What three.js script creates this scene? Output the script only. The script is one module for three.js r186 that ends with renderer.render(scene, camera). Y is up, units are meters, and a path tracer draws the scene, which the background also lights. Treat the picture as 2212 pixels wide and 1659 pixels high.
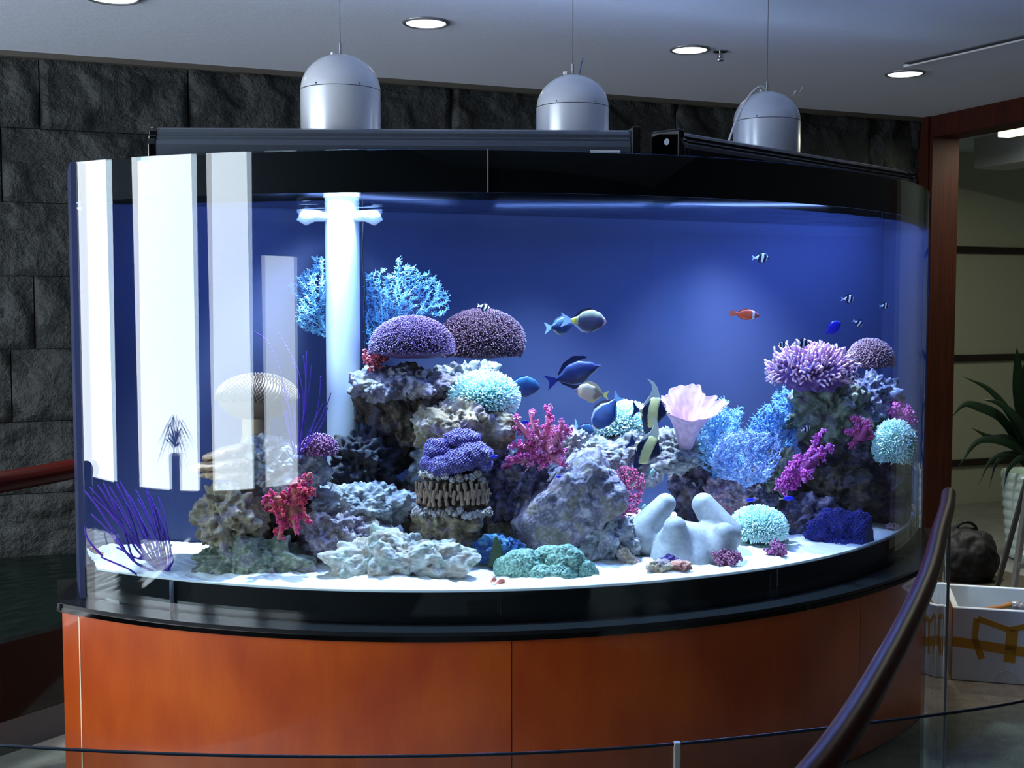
import * as THREE from 'three';
import { mergeVertices, mergeGeometries, toCreasedNormals } from 'three/addons/utils/BufferGeometryUtils.js';
import { RoundedBoxGeometry } from 'three/addons/geometries/RoundedBoxGeometry.js';
import { MarchingCubes } from 'three/addons/objects/MarchingCubes.js';
import { RectAreaLightUniformsLib } from 'three/addons/lights/RectAreaLightUniformsLib.js';
import { createNoise3D } from 'simplex-noise';

// ---------------------------------------------------------------- camera, light, exposure
const scene = new THREE.Scene();
const FOCAL = 2600, W = 2212, H = 1659, EYE = 1.75, PITCH = Math.atan(166.5 / FOCAL);
const camera = new THREE.PerspectiveCamera((2 * Math.atan(H / 2 / FOCAL) * 180) / Math.PI, W / H, 0.05, 60);
camera.position.set(0, EYE, 0);
camera.rotation.x = -PITCH;
const renderer = new THREE.WebGLRenderer({ antialias: true });
renderer.toneMapping = THREE.LinearToneMapping;
renderer.toneMappingExposure = 1.0;
renderer.shadowMap.enabled = true;
RectAreaLightUniformsLib.init();
scene.background = new THREE.Color(0.0, 0.0, 0.0);
const CEIL = 3.1;
const DAYLIGHT = 11.0;          // radiance of the overcast daylight behind the windows
const LAMP_WHITE = 38;         // candela of each metal halide pendant
const LAMP_BLUE = 40;           // radiance of the blue tubes under the hoods

function rectLight(color, intensity, w, h, from, to) {
  const l = new THREE.RectAreaLight(color, intensity, w, h);
  l.position.copy(from); l.lookAt(to); scene.add(l); return l;
}
function spotLight(color, intensity, from, to, angle, blend, radius = 2) {
  const l = new THREE.SpotLight(color, intensity, 0, angle, blend, 2);
  l.position.copy(from); l.target.position.copy(to); scene.add(l, l.target);
  l.castShadow = true; l.shadow.radius = radius; l.shadow.mapSize.set(1024, 1024); return l;
}

// ---------------------------------------------------------------- helpers
function rng(seed) { let a = seed >>> 0; return () => { a = (a + 0x6d2b79f5) | 0; let t = Math.imul(a ^ (a >>> 15), 1 | a); t = (t + Math.imul(t ^ (t >>> 7), 61 | t)) ^ t; return ((t ^ (t >>> 14)) >>> 0) / 4294967296; }; }
const simplex = createNoise3D(rng(11));
const V = (x, y, z) => new THREE.Vector3(x, y, z);
const plan = (x, d, y = 0) => new THREE.Vector3(x, y, -d);          // x, distance in front of the camera, height
const clamp = (x, a, b) => Math.min(b, Math.max(a, x)), mix = (a, b, t) => a + (b - a) * t;
const sstep = (a, b, x) => { const t = clamp((x - a) / (b - a), 0, 1); return t * t * (3 - 2 * t); };
function hash3(x, y, z) { let h = Math.imul(x, 374761393) ^ Math.imul(y, 668265263) ^ Math.imul(z, 2147483647 ^ 0x5bd1e995); h = Math.imul(h ^ (h >>> 13), 1274126177); return (h ^ (h >>> 16)) >>> 0; }
function worley(x, y, z) {                                           // distance to the nearest of one random point per cell
  const ix = Math.floor(x), iy = Math.floor(y), iz = Math.floor(z); let best = 9;
  for (let a = -1; a < 2; a++) for (let b = -1; b < 2; b++) for (let c = -1; c < 2; c++) {
    const h = hash3(ix + a, iy + b, iz + c), px = ix + a + (h & 1023) / 1023 - x, py = iy + b + ((h >>> 10) & 1023) / 1023 - y, pz = iz + c + ((h >>> 20) & 1023) / 1023 - z, d = px * px + py * py + pz * pz;
    if (d < best) best = d;
  }
  return Math.sqrt(best);
}
const C3 = (hex) => { const c = new THREE.Color(hex); return [c.r, c.g, c.b]; };
const names = new Map();
function numbered(name) { const n = names.get(name) ?? 0; names.set(name, n + 1); return n ? `${name}_${String(n).padStart(3, '0')}` : name; }
function shade(o) { o.castShadow = true; o.receiveShadow = true; return o; }
function part(name, geometry, material, parent) { const m = shade(new THREE.Mesh(geometry, material)); m.name = name; parent.add(m); return m; }
function stuffPart(name, geometry, material, parent) { const m = part(name, geometry, material, parent); m.userData.kind = 'stuff'; return m; }
function thing(name, label, category, pos = V(0, 0, 0), group) {
  const o = new THREE.Group(); o.name = numbered(name); o.position.copy(pos); scene.add(o);
  o.userData = { label, category }; if (group) o.userData.group = group; return o;
}
function solo(name, label, category, geometry, material, pos, group) {
  const o = shade(new THREE.Mesh(geometry, material)); o.name = numbered(name); if (pos) o.position.copy(pos); scene.add(o);
  o.userData = { label, category }; if (group) o.userData.group = group; return o;
}
function struct(name, label, category, geometry, material, parent = scene) {
  const o = shade(geometry ? new THREE.Mesh(geometry, material) : new THREE.Group()); o.name = numbered(name); parent.add(o); o.userData = { kind: 'structure', label, category }; return o;
}
const std = (color, roughness = 0.6, extra = {}) => new THREE.MeshPhysicalMaterial({ color, roughness, ...extra });
const vcol = (roughness = 0.7, extra = {}) => new THREE.MeshPhysicalMaterial({ color: 0xffffff, vertexColors: true, roughness, ...extra });
const glassPane = (color, extra = {}) => new THREE.MeshPhysicalMaterial({ color, roughness: 0, transmission: 1, thickness: 0, ior: 1.5, ...extra });

// a box given by its corners in its own axes
function bx(x0, x1, y0, y1, z0, z1) { const g = new THREE.BoxGeometry(x1 - x0, y1 - y0, z1 - z0); g.translate((x0 + x1) / 2, (y0 + y1) / 2, (z0 + z1) / 2); return g; }
function rbx(x0, x1, y0, y1, z0, z1, r = 0.004, s = 2) { const g = new RoundedBoxGeometry(x1 - x0, y1 - y0, z1 - z0, s, r); g.translate((x0 + x1) / 2, (y0 + y1) / 2, (z0 + z1) / 2); return g; }
function cyl(r0, r1, y0, y1, n = 24) { const g = new THREE.CylinderGeometry(r1, r0, y1 - y0, n); g.translate(0, (y0 + y1) / 2, 0); return g; }
function merged(list) { return mergeGeometries(list.map((g) => (g.index ? g.toNonIndexed() : g))); }

// collects tubes and blobs with vertex colours into one geometry
class Shell {
  constructor() { this.p = []; this.c = []; this.i = []; }
  tube(pts, radius, sides, color) {
    const n = pts.length, base = this.p.length / 3; let side = null;
    for (let k = 0; k < n; k++) {
      const t = (k === 0 ? pts[1].clone().sub(pts[0]) : k === n - 1 ? pts[k].clone().sub(pts[k - 1]) : pts[k + 1].clone().sub(pts[k - 1])).normalize();
      if (!side) side = Math.abs(t.y) < 0.8 ? V(0, 1, 0).cross(t).normalize() : V(1, 0, 0).cross(t).normalize();
      side.sub(t.clone().multiplyScalar(side.dot(t))).normalize();
      const up = t.clone().cross(side), r = typeof radius === 'function' ? radius(k / (n - 1)) : radius, c = typeof color === 'function' ? color(k / (n - 1)) : color;
      for (let s = 0; s < sides; s++) {
        const a = (s / sides) * 2 * Math.PI, x = Math.cos(a) * r, y = Math.sin(a) * r;
        this.p.push(pts[k].x + side.x * x + up.x * y, pts[k].y + side.y * x + up.y * y, pts[k].z + side.z * x + up.z * y); this.c.push(...c);
      }
    }
    for (let k = 0; k < n - 1; k++) for (let s = 0; s < sides; s++) {
      const a = base + k * sides + s, b = base + k * sides + ((s + 1) % sides);
      this.i.push(a, b, a + sides, b, b + sides, a + sides);
    }
    const cap = this.p.length / 3, q = pts[n - 1], t = q.clone().sub(pts[n - 2]).normalize(), r = typeof radius === 'function' ? radius(1) : radius, c = typeof color === 'function' ? color(1) : color;
    this.p.push(q.x + t.x * r, q.y + t.y * r, q.z + t.z * r); this.c.push(...c);
    for (let s = 0; s < sides; s++) this.i.push(base + (n - 1) * sides + s, base + (n - 1) * sides + ((s + 1) % sides), cap);
    return this;
  }
  blob(center, r, color, detail = 1, turn) {
    const g = ico(detail), a = g.attributes.position, base = this.p.length / 3, s = r.isVector3 ? r : V(r, r, r), v = V(0, 0, 0);
    for (let k = 0; k < a.count; k++) {
      v.fromBufferAttribute(a, k).multiply(s); if (turn) v.applyQuaternion(turn);
      this.p.push(center.x + v.x, center.y + v.y, center.z + v.z); this.c.push(...(typeof color === 'function' ? color(v) : color));
    }
    for (const k of g.index.array) this.i.push(base + k);
    return this;
  }
  geo() {
    const g = new THREE.BufferGeometry();
    g.setAttribute('position', new THREE.Float32BufferAttribute(this.p, 3)); g.setAttribute('color', new THREE.Float32BufferAttribute(this.c, 3)); g.setIndex(this.i);
    g.computeVertexNormals(); return g;
  }
}
const icos = new Map();
function ico(detail) {
  if (!icos.has(detail)) { const g = new THREE.IcosahedronGeometry(1, detail); g.deleteAttribute('uv'); g.deleteAttribute('normal'); icos.set(detail, mergeVertices(g, 1e-5)); }
  return icos.get(detail);
}
function grid(nu, nv, f, close = false) {                            // f(u, v) -> [x, y, z] or [x, y, z, r, g, b]; uv in 0..1
  const p = [], c = [], uv = [], idx = [];
  for (let j = 0; j <= nv; j++) for (let i = 0; i <= nu; i++) { const q = f(i / nu, j / nv); p.push(q[0], q[1], q[2]); if (q.length > 3) c.push(q[3], q[4], q[5]); uv.push(i / nu, j / nv); }
  for (let j = 0; j < nv; j++) for (let i = 0; i < nu; i++) { const a = j * (nu + 1) + i; idx.push(a, a + 1, a + nu + 1, a + 1, a + nu + 2, a + nu + 1); }
  const g = new THREE.BufferGeometry(); g.setAttribute('position', new THREE.Float32BufferAttribute(p, 3)); if (c.length) g.setAttribute('color', new THREE.Float32BufferAttribute(c, 3));
  g.setAttribute('uv', new THREE.Float32BufferAttribute(uv, 2)); g.setIndex(idx); g.computeVertexNormals(); return g;
}
function texture(size, f, srgb = true) {                             // f(u, v) -> [r, g, b] in 0..255, tiling left to the caller
  const d = new Uint8Array(size * size * 4);
  for (let y = 0; y < size; y++) for (let x = 0; x < size; x++) { const c = f(x / size, y / size), k = (y * size + x) * 4; d[k] = c[0]; d[k + 1] = c[1]; d[k + 2] = c[2]; d[k + 3] = 255; }
  const t = new THREE.DataTexture(d, size, size); t.magFilter = THREE.LinearFilter; t.minFilter = THREE.LinearMipmapLinearFilter; t.wrapS = t.wrapT = THREE.MirroredRepeatWrapping; t.generateMipmaps = true;
  if (srgb) t.colorSpace = THREE.SRGBColorSpace; t.needsUpdate = true; return t;
}
function uvScale(g, su, sv, ou = 0, ov = 0) { const a = g.attributes.uv; for (let k = 0; k < a.count; k++) a.setXY(k, a.getX(k) * su + ou, a.getY(k) * sv + ov); return g; }
// where a picture point at a given distance stands in the room
function sight(px, py) { const x = (px - W / 2) / FOCAL, y = -(py - H / 2) / FOCAL, c = Math.cos(PITCH), s = Math.sin(PITCH); return V(x, y * c - s, -(c + y * s)); }
function at(px, py, depth) { const d = sight(px, py); return d.multiplyScalar(depth / -d.z).add(V(0, EYE, 0)); }
function atHeight(px, py, y) { const d = sight(px, py); return d.multiplyScalar((y - EYE) / d.y).add(V(0, EYE, 0)); }

// ---------------------------------------------------------------- the room
const M = {};
M.stoneBump = texture(512, (u, v) => { const s = (f, o) => simplex(u * f, v * f, o); const k = 128 + 60 * s(9, 1) + 40 * s(27, 2) + 30 * s(80, 3); return [k, k, k]; }, false);
M.stoneMap = texture(512, (u, v) => { const n = 0.5 + 0.28 * simplex(u * 5, v * 5, 7) + 0.2 * simplex(u * 30, v * 30, 8) + 0.22 * simplex(u * 110, v * 110, 9), g = clamp(n, 0, 1); return [18 + 25 * g, 21 + 27 * g, 21 + 27 * g]; });
M.stone = new THREE.MeshPhysicalMaterial({ color: 0xffffff, map: M.stoneMap, bumpMap: M.stoneBump, bumpScale: 0.012, roughness: 0.75 });
M.mortar = std(0x1c1d1e, 0.9);
M.ceiling = std(0xd2dbec, 0.85, { bumpMap: M.stoneBump, bumpScale: 0.001 });  // bluish tint paints in the blue light the tank throws upwards
M.white = std(0xe8e8e6, 0.5);
M.wallPaint = std(0x3a3835, 0.85);
M.wood = new THREE.MeshPhysicalMaterial({
  color: 0xffffff, roughness: 0.32, clearcoat: 0.35, clearcoatRoughness: 0.06,
  map: texture(1024, (u, v) => { const w = simplex(u * 3, v * 2.2, 21) * 0.5 + simplex(u * 9, v * 4, 22) * 0.28 + simplex(u * 70, v * 9, 23) * 0.14 + simplex(u * 200, v * 30, 24) * 0.08, g = clamp(0.5 + w * 0.55, 0, 1); return [mix(150, 186, g), mix(54, 84, g), mix(7, 17, g)]; }),
});
M.darkWood = new THREE.MeshPhysicalMaterial({
  color: 0xffffff, roughness: 0.6, specularIntensity: 0.4,
  map: texture(512, (u, v) => { const w = simplex(u * 26, v * 1.5, 31) * 0.5 + simplex(u * 90, v * 4, 32) * 0.3, g = clamp(0.5 + w * 0.6, 0, 1); return [mix(44, 74, g), mix(17, 30, g), mix(10, 16, g)]; }),
});
M.rail = std(0x400b09, 0.35, { specularIntensity: 0.22 });
M.steel = std(0xb9bcc0, 0.25, { metalness: 1 });
M.blackGloss = std(0x050506, 0.08);
M.black = std(0x0a0a0b, 0.5);

// plan of the room: back wall runs away to one side at 21.9 degrees; the wall with the opening stands square to it
const TURN = Math.atan2(0.373, 0.928);
const backAt = (s, y = 0, out = 0) => plan(-7.3 + 0.928 * s + 0.373 * out, 4.63 + 0.373 * s - 0.928 * out, y);   // s along the back wall, out into the room
const CORNER = 11.03;
const poly = (pts) => { const s = new THREE.Shape(); pts.forEach(([x, d], k) => (k ? s.lineTo(x, d) : s.moveTo(x, d))); return s; };
function slab(pts, y0, y1) { const g = new THREE.ExtrudeGeometry(poly(pts), { depth: y1 - y0, bevelEnabled: false }); g.rotateX(-Math.PI / 2); g.translate(0, y0, 0); return g; }

{ // floor: pale tiles, with carpet on the side of the opening
  const tileMap = texture(512, (u, v) => { const g = 150 + 10 * simplex(u * 6, v * 6, 41) + 8 * simplex(u * 60, v * 60, 42); return [g, g, g - 3]; });
  struct('floor', 'pale grey polished tile floor of the hall', 'floor', slab([[-9, -5], [9, -5], [9, 13], [-9, 13]], -0.2, 0), new THREE.MeshPhysicalMaterial({ map: tileMap, roughness: 0.35 }));
  struct('floor', 'dark stone paving along the pool and the windows', 'paving', slab([[-2.25, 4.2], [-1.7, 3.75], [-1.0, 2.6], [-0.5, 0.5], [-0.9, -2.4], [-7.2, 4.55], [-2.3, 6.6]], 0, 0.008), std(0x1a1b1c, 0.9, { specularIntensity: 0.15 }));
  const carpetMap = texture(1024, (u, v) => { const g = clamp(0.5 + 0.3 * simplex(u * 140, v * 140, 43) + 0.25 * simplex(u * 300, v * 300, 44) + 0.15 * simplex(u * 12, v * 12, 45), 0, 1); return [mix(62, 112, g), mix(57, 103, g), mix(48, 88, g)]; });
  const g = slab([[0.1, 1.0], [6.3, 1.0], [3.0, 8.4], [0.3, 7.2]], 0, 0.012);
  struct('floor', 'brown grey woven carpet beside the aquarium cabinet', 'carpet', g, new THREE.MeshPhysicalMaterial({ map: carpetMap, roughness: 1, bumpMap: carpetMap, bumpScale: 0.004 }));
}
struct('ceiling', 'smooth pale painted ceiling above the aquarium, blue tank light in its tint', 'ceiling', slab([[-9, -5], [9, -5], [9, 13], [-9, 13]], CEIL, CEIL + 0.2), M.ceiling);

{ // back wall of dark split stone blocks
  const wall = struct('wall_back', 'dark split face stone block wall behind the aquarium', 'wall');
  wall.position.copy(backAt(0)); wall.rotation.y = TURN;
  part('backing', bx(-1, CORNER + 0.3, 0, CEIL, -0.35, -0.03), M.mortar, wall);
  const wide = 0.772, high = 0.39;
  const blocks = [0, 1, 2, 3, 4, 5].map((k) => {
    const g = grid(30, 16, (u, v) => {
      const x = u * wide, y = v * high, e = Math.min(u, 1 - u) * wide, f = Math.min(v, 1 - v) * high, edge = sstep(0, 0.02, Math.min(e, f));
      const big = simplex(x * 2.2 + k * 9, y * 3.2, 51 + k), chip = sstep(-0.1, 0.1, simplex(x * 3.1 + k * 4, y * 3.6, 61 + k)), fine = simplex(x * 14, y * 14, 71 + k) * 0.5 + simplex(x * 34, y * 34, 75 + k) * 0.3;
      return [x, y, edge * (0.006 + 0.018 * big + 0.022 * chip + 0.012 * fine)];
    });
    uvScale(g, wide, high, k * 0.37, k * 0.21);
    const h = bx(0.002, wide - 0.002, 0.002, high - 0.002, -0.035, -0.001);
    const out = mergeGeometries([g, h].map((a) => a.toNonIndexed())); return out;
  });
  const starts = [5.137, 4.94, 4.72, 5.085, 4.96, 5.3, 4.8, 5.1], r = rng(5);
  for (let row = 0; row < 8; row++) for (let k = -4; k < 9; k++) {
    const s0 = starts[row] + k * 0.778; if (s0 < 2.6 || s0 > CORNER - 0.04) continue;
    const b = part('stone_block', blocks[Math.floor(r() * 6)], M.stone, wall), y0 = CEIL - (row + 1) * 0.394, hh = y0 < 0 ? 0.39 + y0 : 0.39;
    b.position.set(s0, Math.max(0, y0), 0); b.scale.set(Math.min(1, (CORNER - s0) / wide), hh / 0.39, 1);
    if (r() < 0.5 && b.scale.x === 1 && b.scale.y === 1) { b.rotation.z = Math.PI; b.position.x += wide; b.position.y += high; }
  }
  part('cornice', bx(2, CORNER, CEIL - 0.028, CEIL, 0, 0.05), std(0x4a463f, 0.7), wall);
}
{ // wall with the wood lined opening, square to the back wall; its own axes: x towards the camera along the wall, z out into the next room
  const wall = struct('wall_side', 'dark wood lined wall with an open doorway to the next room', 'wall');
  wall.position.copy(backAt(CORNER)); wall.rotation.y = TURN - Math.PI / 2;
  // local +x runs along the wall towards the camera, local -z points into the next room
  const wv = (g) => { const a = g.attributes.position, n = g.attributes.normal, u = g.attributes.uv; for (let k = 0; k < a.count; k++) { if (Math.abs(n.getX(k)) > 0.5) u.setXY(k, a.getZ(k), a.getY(k)); else if (Math.abs(n.getZ(k)) > 0.5) u.setXY(k, a.getX(k), a.getY(k)); else u.setXY(k, a.getZ(k), a.getX(k)); } return g; };
  const lining = M.darkWood;
  part('jamb', wv(bx(-0.3, 0.13, 0, CEIL, -0.235, 0)), lining, wall);
  part('lintel', wv(bx(0.13, 2.4, 2.95, CEIL, -0.235, 0)), lining, wall);
  part('jamb', wv(bx(2.4, 2.7, 0, CEIL, -0.235, 0)), lining, wall);
  part('wall_panel', bx(2.7, 12.5, 0, CEIL, -0.235, 0), M.wallPaint, wall);
  part('architrave', wv(bx(0.0, 0.1, 0, CEIL, 0, 0.02)), lining, wall);
}
const nextRoom = (t, y, deep) => { const o = backAt(CORNER); return plan(o.x + 0.373 * t + 0.928 * deep, -o.z - 0.928 * t + 0.373 * deep, y); };
{ // the room behind the opening
  const far = struct('wall_far', 'pale grey green wall of the next room with dark rails', 'wall');
  far.position.copy(backAt(CORNER, 0, -1.35)); far.rotation.y = TURN;
  part('wall_panel', bx(-1.2, 4.5, 0, CEIL, -0.1, 0), std(0xb9bba6, 0.8), far);
  for (const y of [2.25, 1.3, 0.37]) part('rail', rbx(-1.2, 4.5, y - 0.03, y + 0.03, 0, 0.03), std(0x241313, 0.4), far);
  const side = struct('wall_side', 'pale end wall of the next room', 'wall', bx(-0.1, 0, 0, CEIL, -1.6, 6), std(0xb3b5a4, 0.85));
  side.position.copy(nextRoom(0, 0, 3.6)); side.rotation.y = TURN;
  const bulk = struct('trim_1', 'white boxed bulkhead under the next room ceiling', 'bulkhead', bx(-0.66, 3, 2.86, CEIL, -0.35, 0), std(0xc3c8cc, 0.7));
  bulk.position.copy(nextRoom(0, 0, 1.1)); bulk.rotation.y = TURN - Math.PI / 2;
}
{ // walls that the picture does not show but whose windows the curved glass mirrors; u runs along the window wall
  const B = [-3.1, -0.14], D = [-0.666, 0.746], N = [0.746, 0.666];                 // N points into the room
  const wall = struct('wall_left', 'long window wall of the hall', 'wall');
  wall.position.copy(plan(B[0], B[1])); wall.rotation.y = Math.atan2(D[1], D[0]);   // local +x runs along D, local -z into the room
  const T = 0.22, M0 = M.wallPaint;                                                 // local +z points into the room
  const wins = [[4.38, 5.6, 0.42, 3.0], [2.25, 3.73, 0.42, 3.0], [1.07, 2.0, 0.42, 3.0], [0.08, 0.87, 0.42, 2.15]];
  let u0 = -5.2;
  for (const [a, b, y0, y1] of [...wins].reverse()) {
    part('wall_panel', bx(u0, a, 0, CEIL, -T, 0), M0, wall);
    part('wall_panel', bx(a, b, 0, y0, -T, 0), M0, wall); part('wall_panel', bx(a, b, y1, CEIL, -T, 0), M0, wall); u0 = b;
  }
  part('wall_panel', bx(u0, 6.6, 0, CEIL, -T, 0), M0, wall);
  const frameM = std(0x3b3f42, 0.4), n = V(Math.sin(wall.rotation.y), 0, Math.cos(wall.rotation.y));
  wins.forEach(([a, b, y0, y1], k) => {
    const w = struct(`window_${k + 1}`, k === 3 ? 'glazed door bright with daylight in the window wall' : `tall window bright with daylight, ${['wide, at the far end', 'wide, in the middle', 'narrow, next to the glazed door'][k]}`, 'window');
    w.position.copy(wall.position); w.rotation.y = wall.rotation.y;
    const f = 0.035;
    part('window_frame', merged([bx(a, a + f, y0, y1, -0.1, -0.03), bx(b - f, b, y0, y1, -0.1, -0.03), bx(a + f, b - f, y0, y0 + f, -0.1, -0.03), bx(a + f, b - f, y1 - f, y1, -0.1, -0.03)]), frameM, w);
    part('pane', bx(a + f, b - f, y0 + f, y1 - f, -0.083, -0.075), new THREE.MeshPhysicalMaterial({ color: 0xffffff, emissive: 0xdceaff, emissiveIntensity: 1.0, roughness: 0.3 }), w);
    const c = V((a + b) / 2, (y0 + y1) / 2, -0.06).applyAxisAngle(V(0, 1, 0), wall.rotation.y).add(wall.position);
    rectLight(new THREE.Color(0.86, 0.94, 1.0), DAYLIGHT * [1.2, 1.15, 0.8, 0.42][k], b - a - 2 * f, y1 - y0 - 2 * f, c, c.clone().add(n));
  });
  const rear = struct('wall_rear', 'plain painted wall behind the camera', 'wall', slab([[0.2, -3.9], [8.2, -2.6], [8.2, -2.85], [0.2, -4.15]], 0, CEIL), M.wallPaint);
}

// ---------------------------------------------------------------- the aquarium: a bow of a circle in front, flat at the back
const TC = [-0.3, 6.35], TR = 2.35, TH0 = (-32.7 * Math.PI) / 180, TH1 = (76 * Math.PI) / 180, SIDE = 0.32;
const AWAY = [-0.373, 0.928];                                        // from the front corners straight back
const arc = (th, r) => [TC[0] + r * Math.sin(th), TC[1] - r * Math.cos(th)];
const TANK_Y0 = 0.68, TANK_Y1 = 2.27, BAND_Y = 2.13, SAND_Y = 0.786, WATER_Y = 2.105;
function outline(r, back = 0, n = 72) {                              // the closed plan at radius r, its back drawn in by `back`
  const pts = []; for (let k = 0; k <= n; k++) pts.push(arc(mix(TH0, TH1, k / n), r));
  const L = pts[0], Rr = pts[n], s = SIDE - back; pts.push([Rr[0] + AWAY[0] * s, Rr[1] + AWAY[1] * s], [L[0] + AWAY[0] * s, L[1] + AWAY[1] * s]); return pts;
}
// a curved wall between two radii and two heights
function arcWall(r0, r1, y0, y1, t0 = TH0, t1 = TH1, n = 96, uvLen = 1) {
  const P = (th, r, y) => { const [x, d] = arc(th, r); return [x, y, -d]; }, th = (u) => mix(t0, t1, u), sides = [];
  const L = (t1 - t0) * r1, s1 = uvScale(grid(n, 1, (u, v) => P(th(u), r1, mix(y0, y1, v))), L * uvLen, (y1 - y0) * uvLen);
  sides.push(s1, grid(n, 1, (u, v) => P(th(1 - u), r0, mix(y0, y1, v))), grid(n, 1, (u, v) => P(th(u), mix(r1, r0, v), y1)), grid(n, 1, (u, v) => P(th(1 - u), mix(r1, r0, v), y0)));
  sides.push(grid(1, 1, (u, v) => P(t0, mix(r0, r1, u), mix(y0, y1, v))), grid(1, 1, (u, v) => P(t1, mix(r1, r0, u), mix(y0, y1, v))));
  // grid() winds for faces seen with u to the right; turn each outwards
  return mergeGeometries(sides.map((g) => g.toNonIndexed()));
}
function flatWall([x0, d0], [x1, d1], thick, y0, y1) {               // a straight wall from a to b, thickness to the left of the way
  const L = Math.hypot(x1 - x0, d1 - d0), g = bx(0, L, y0, y1, -thick, 0); g.rotateY(Math.atan2(d1 - d0, x1 - x0)); g.translate(x0, 0, -d0); return g;
}
const FL = arc(TH0, TR), FR = arc(TH1, TR), BL = [FL[0] + AWAY[0] * SIDE, FL[1] + AWAY[1] * SIDE], BR = [FR[0] + AWAY[0] * SIDE, FR[1] + AWAY[1] * SIDE];
const CEN = plan(0.25, 5.0);
M.tankGlass = glassPane(0xeef7fb);
M.waterHaze = new THREE.MeshPhysicalMaterial({ color: new THREE.Color(0.05, 0.062, 0.135), roughness: 0.2, ior: 1.33, specularIntensity: 0.6 });  // opaque blue paints in the water haze that veils the stone wall
M.band = std(0x050506, 0.6, { specularIntensity: 0.2 });
const tank = thing('aquarium', 'large bow fronted glass aquarium with black bands on a wooden cabinet', 'aquarium', V(0, 0, 0));
part('front_glass', arcWall(TR - 0.019, TR, TANK_Y0, TANK_Y1, TH0, TH1, 110), M.tankGlass, tank);
part('side_glass', flatWall(FL, BL, 0.019, TANK_Y0, TANK_Y1), M.waterHaze, tank);
part('side_glass', flatWall(BR, FR, 0.019, TANK_Y0, TANK_Y1), M.waterHaze, tank);
const back = part('back_glass', flatWall(BR, BL, 0.012, TANK_Y0, TANK_Y1), M.waterHaze, tank); back.userData.label = 'back glass coloured blue in place of water haze';
part('bottom_plate', slab(outline(TR - 0.05, 0.05), TANK_Y0 + 0.002, TANK_Y0 + 0.03), M.black, tank);
part('top_band', merged([arcWall(TR - 0.027, TR - 0.0205, BAND_Y, TANK_Y1 - 0.002)]), M.band, tank);
part('bottom_band', merged([arcWall(TR - 0.027, TR - 0.0205, TANK_Y0, SAND_Y - 0.002)]), M.band, tank);
const inset = (p, q, k) => { const L = Math.hypot(q[0] - p[0], q[1] - p[1]); return [p[0] + ((q[0] - p[0]) / L) * k, p[1] + ((q[1] - p[1]) / L) * k]; };
for (const [a, b] of [[FL, BL], [BR, FR]]) for (const [y0, y1] of [[BAND_Y, TANK_Y1 - 0.002], [TANK_Y0, SAND_Y]]) {
  const g = flatWall(inset(a, b, 0.03), inset(b, a, 0.02), 0.005, y0, y1), c = V((a[0] + b[0]) / 2, 0, -(a[1] + b[1]) / 2), q = CEN.clone().sub(c).setY(0).normalize().multiplyScalar(0.03);
  g.translate(q.x, 0, q.z); part(y0 > 1 ? 'top_band' : 'bottom_band', g, M.band, tank);
}
part('top_band', flatWall(inset(BR, BL, 0.03), inset(BL, BR, 0.03), 0.004, BAND_Y + 0.02, TANK_Y1).translate(0.02 * 0.373, 0, 0.02 * 0.928), M.blackGloss, tank);
const seamM = std(0x9aa0a6, 0.4);
for (const [th, y0, y1] of [[5.4, BAND_Y, TANK_Y1], [-22.6, TANK_Y0, SAND_Y]]) { const t = (th * Math.PI) / 180; part('seam', arcWall(TR - 0.0195, TR + 0.0008, y0, y1, t - 0.00028, t + 0.00028, 2), seamM, tank); }
part('seam', flatWall([0.9965, 5.893], [1.0035, 5.896], 0.004, SAND_Y, WATER_Y).translate(-0.014, 0, 0.03), std(0x5a78c8, 0.4), tank);
for (const th of [-24, -3, 20, 46]) { // glass braces across the open top that carry the lamp hoods
  const t = (th * Math.PI) / 180, p = arc(t, TR - 0.03), f = (t - TH0) / (TH1 - TH0), q = [mix(BL[0], BR[0], f), mix(BL[1], BR[1], f)];
  part('brace', flatWall(p, inset(q, p, 0.02), 0.06, TANK_Y1 - 0.012, TANK_Y1), glassPane(0xdfeef2), tank);
}
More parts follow.
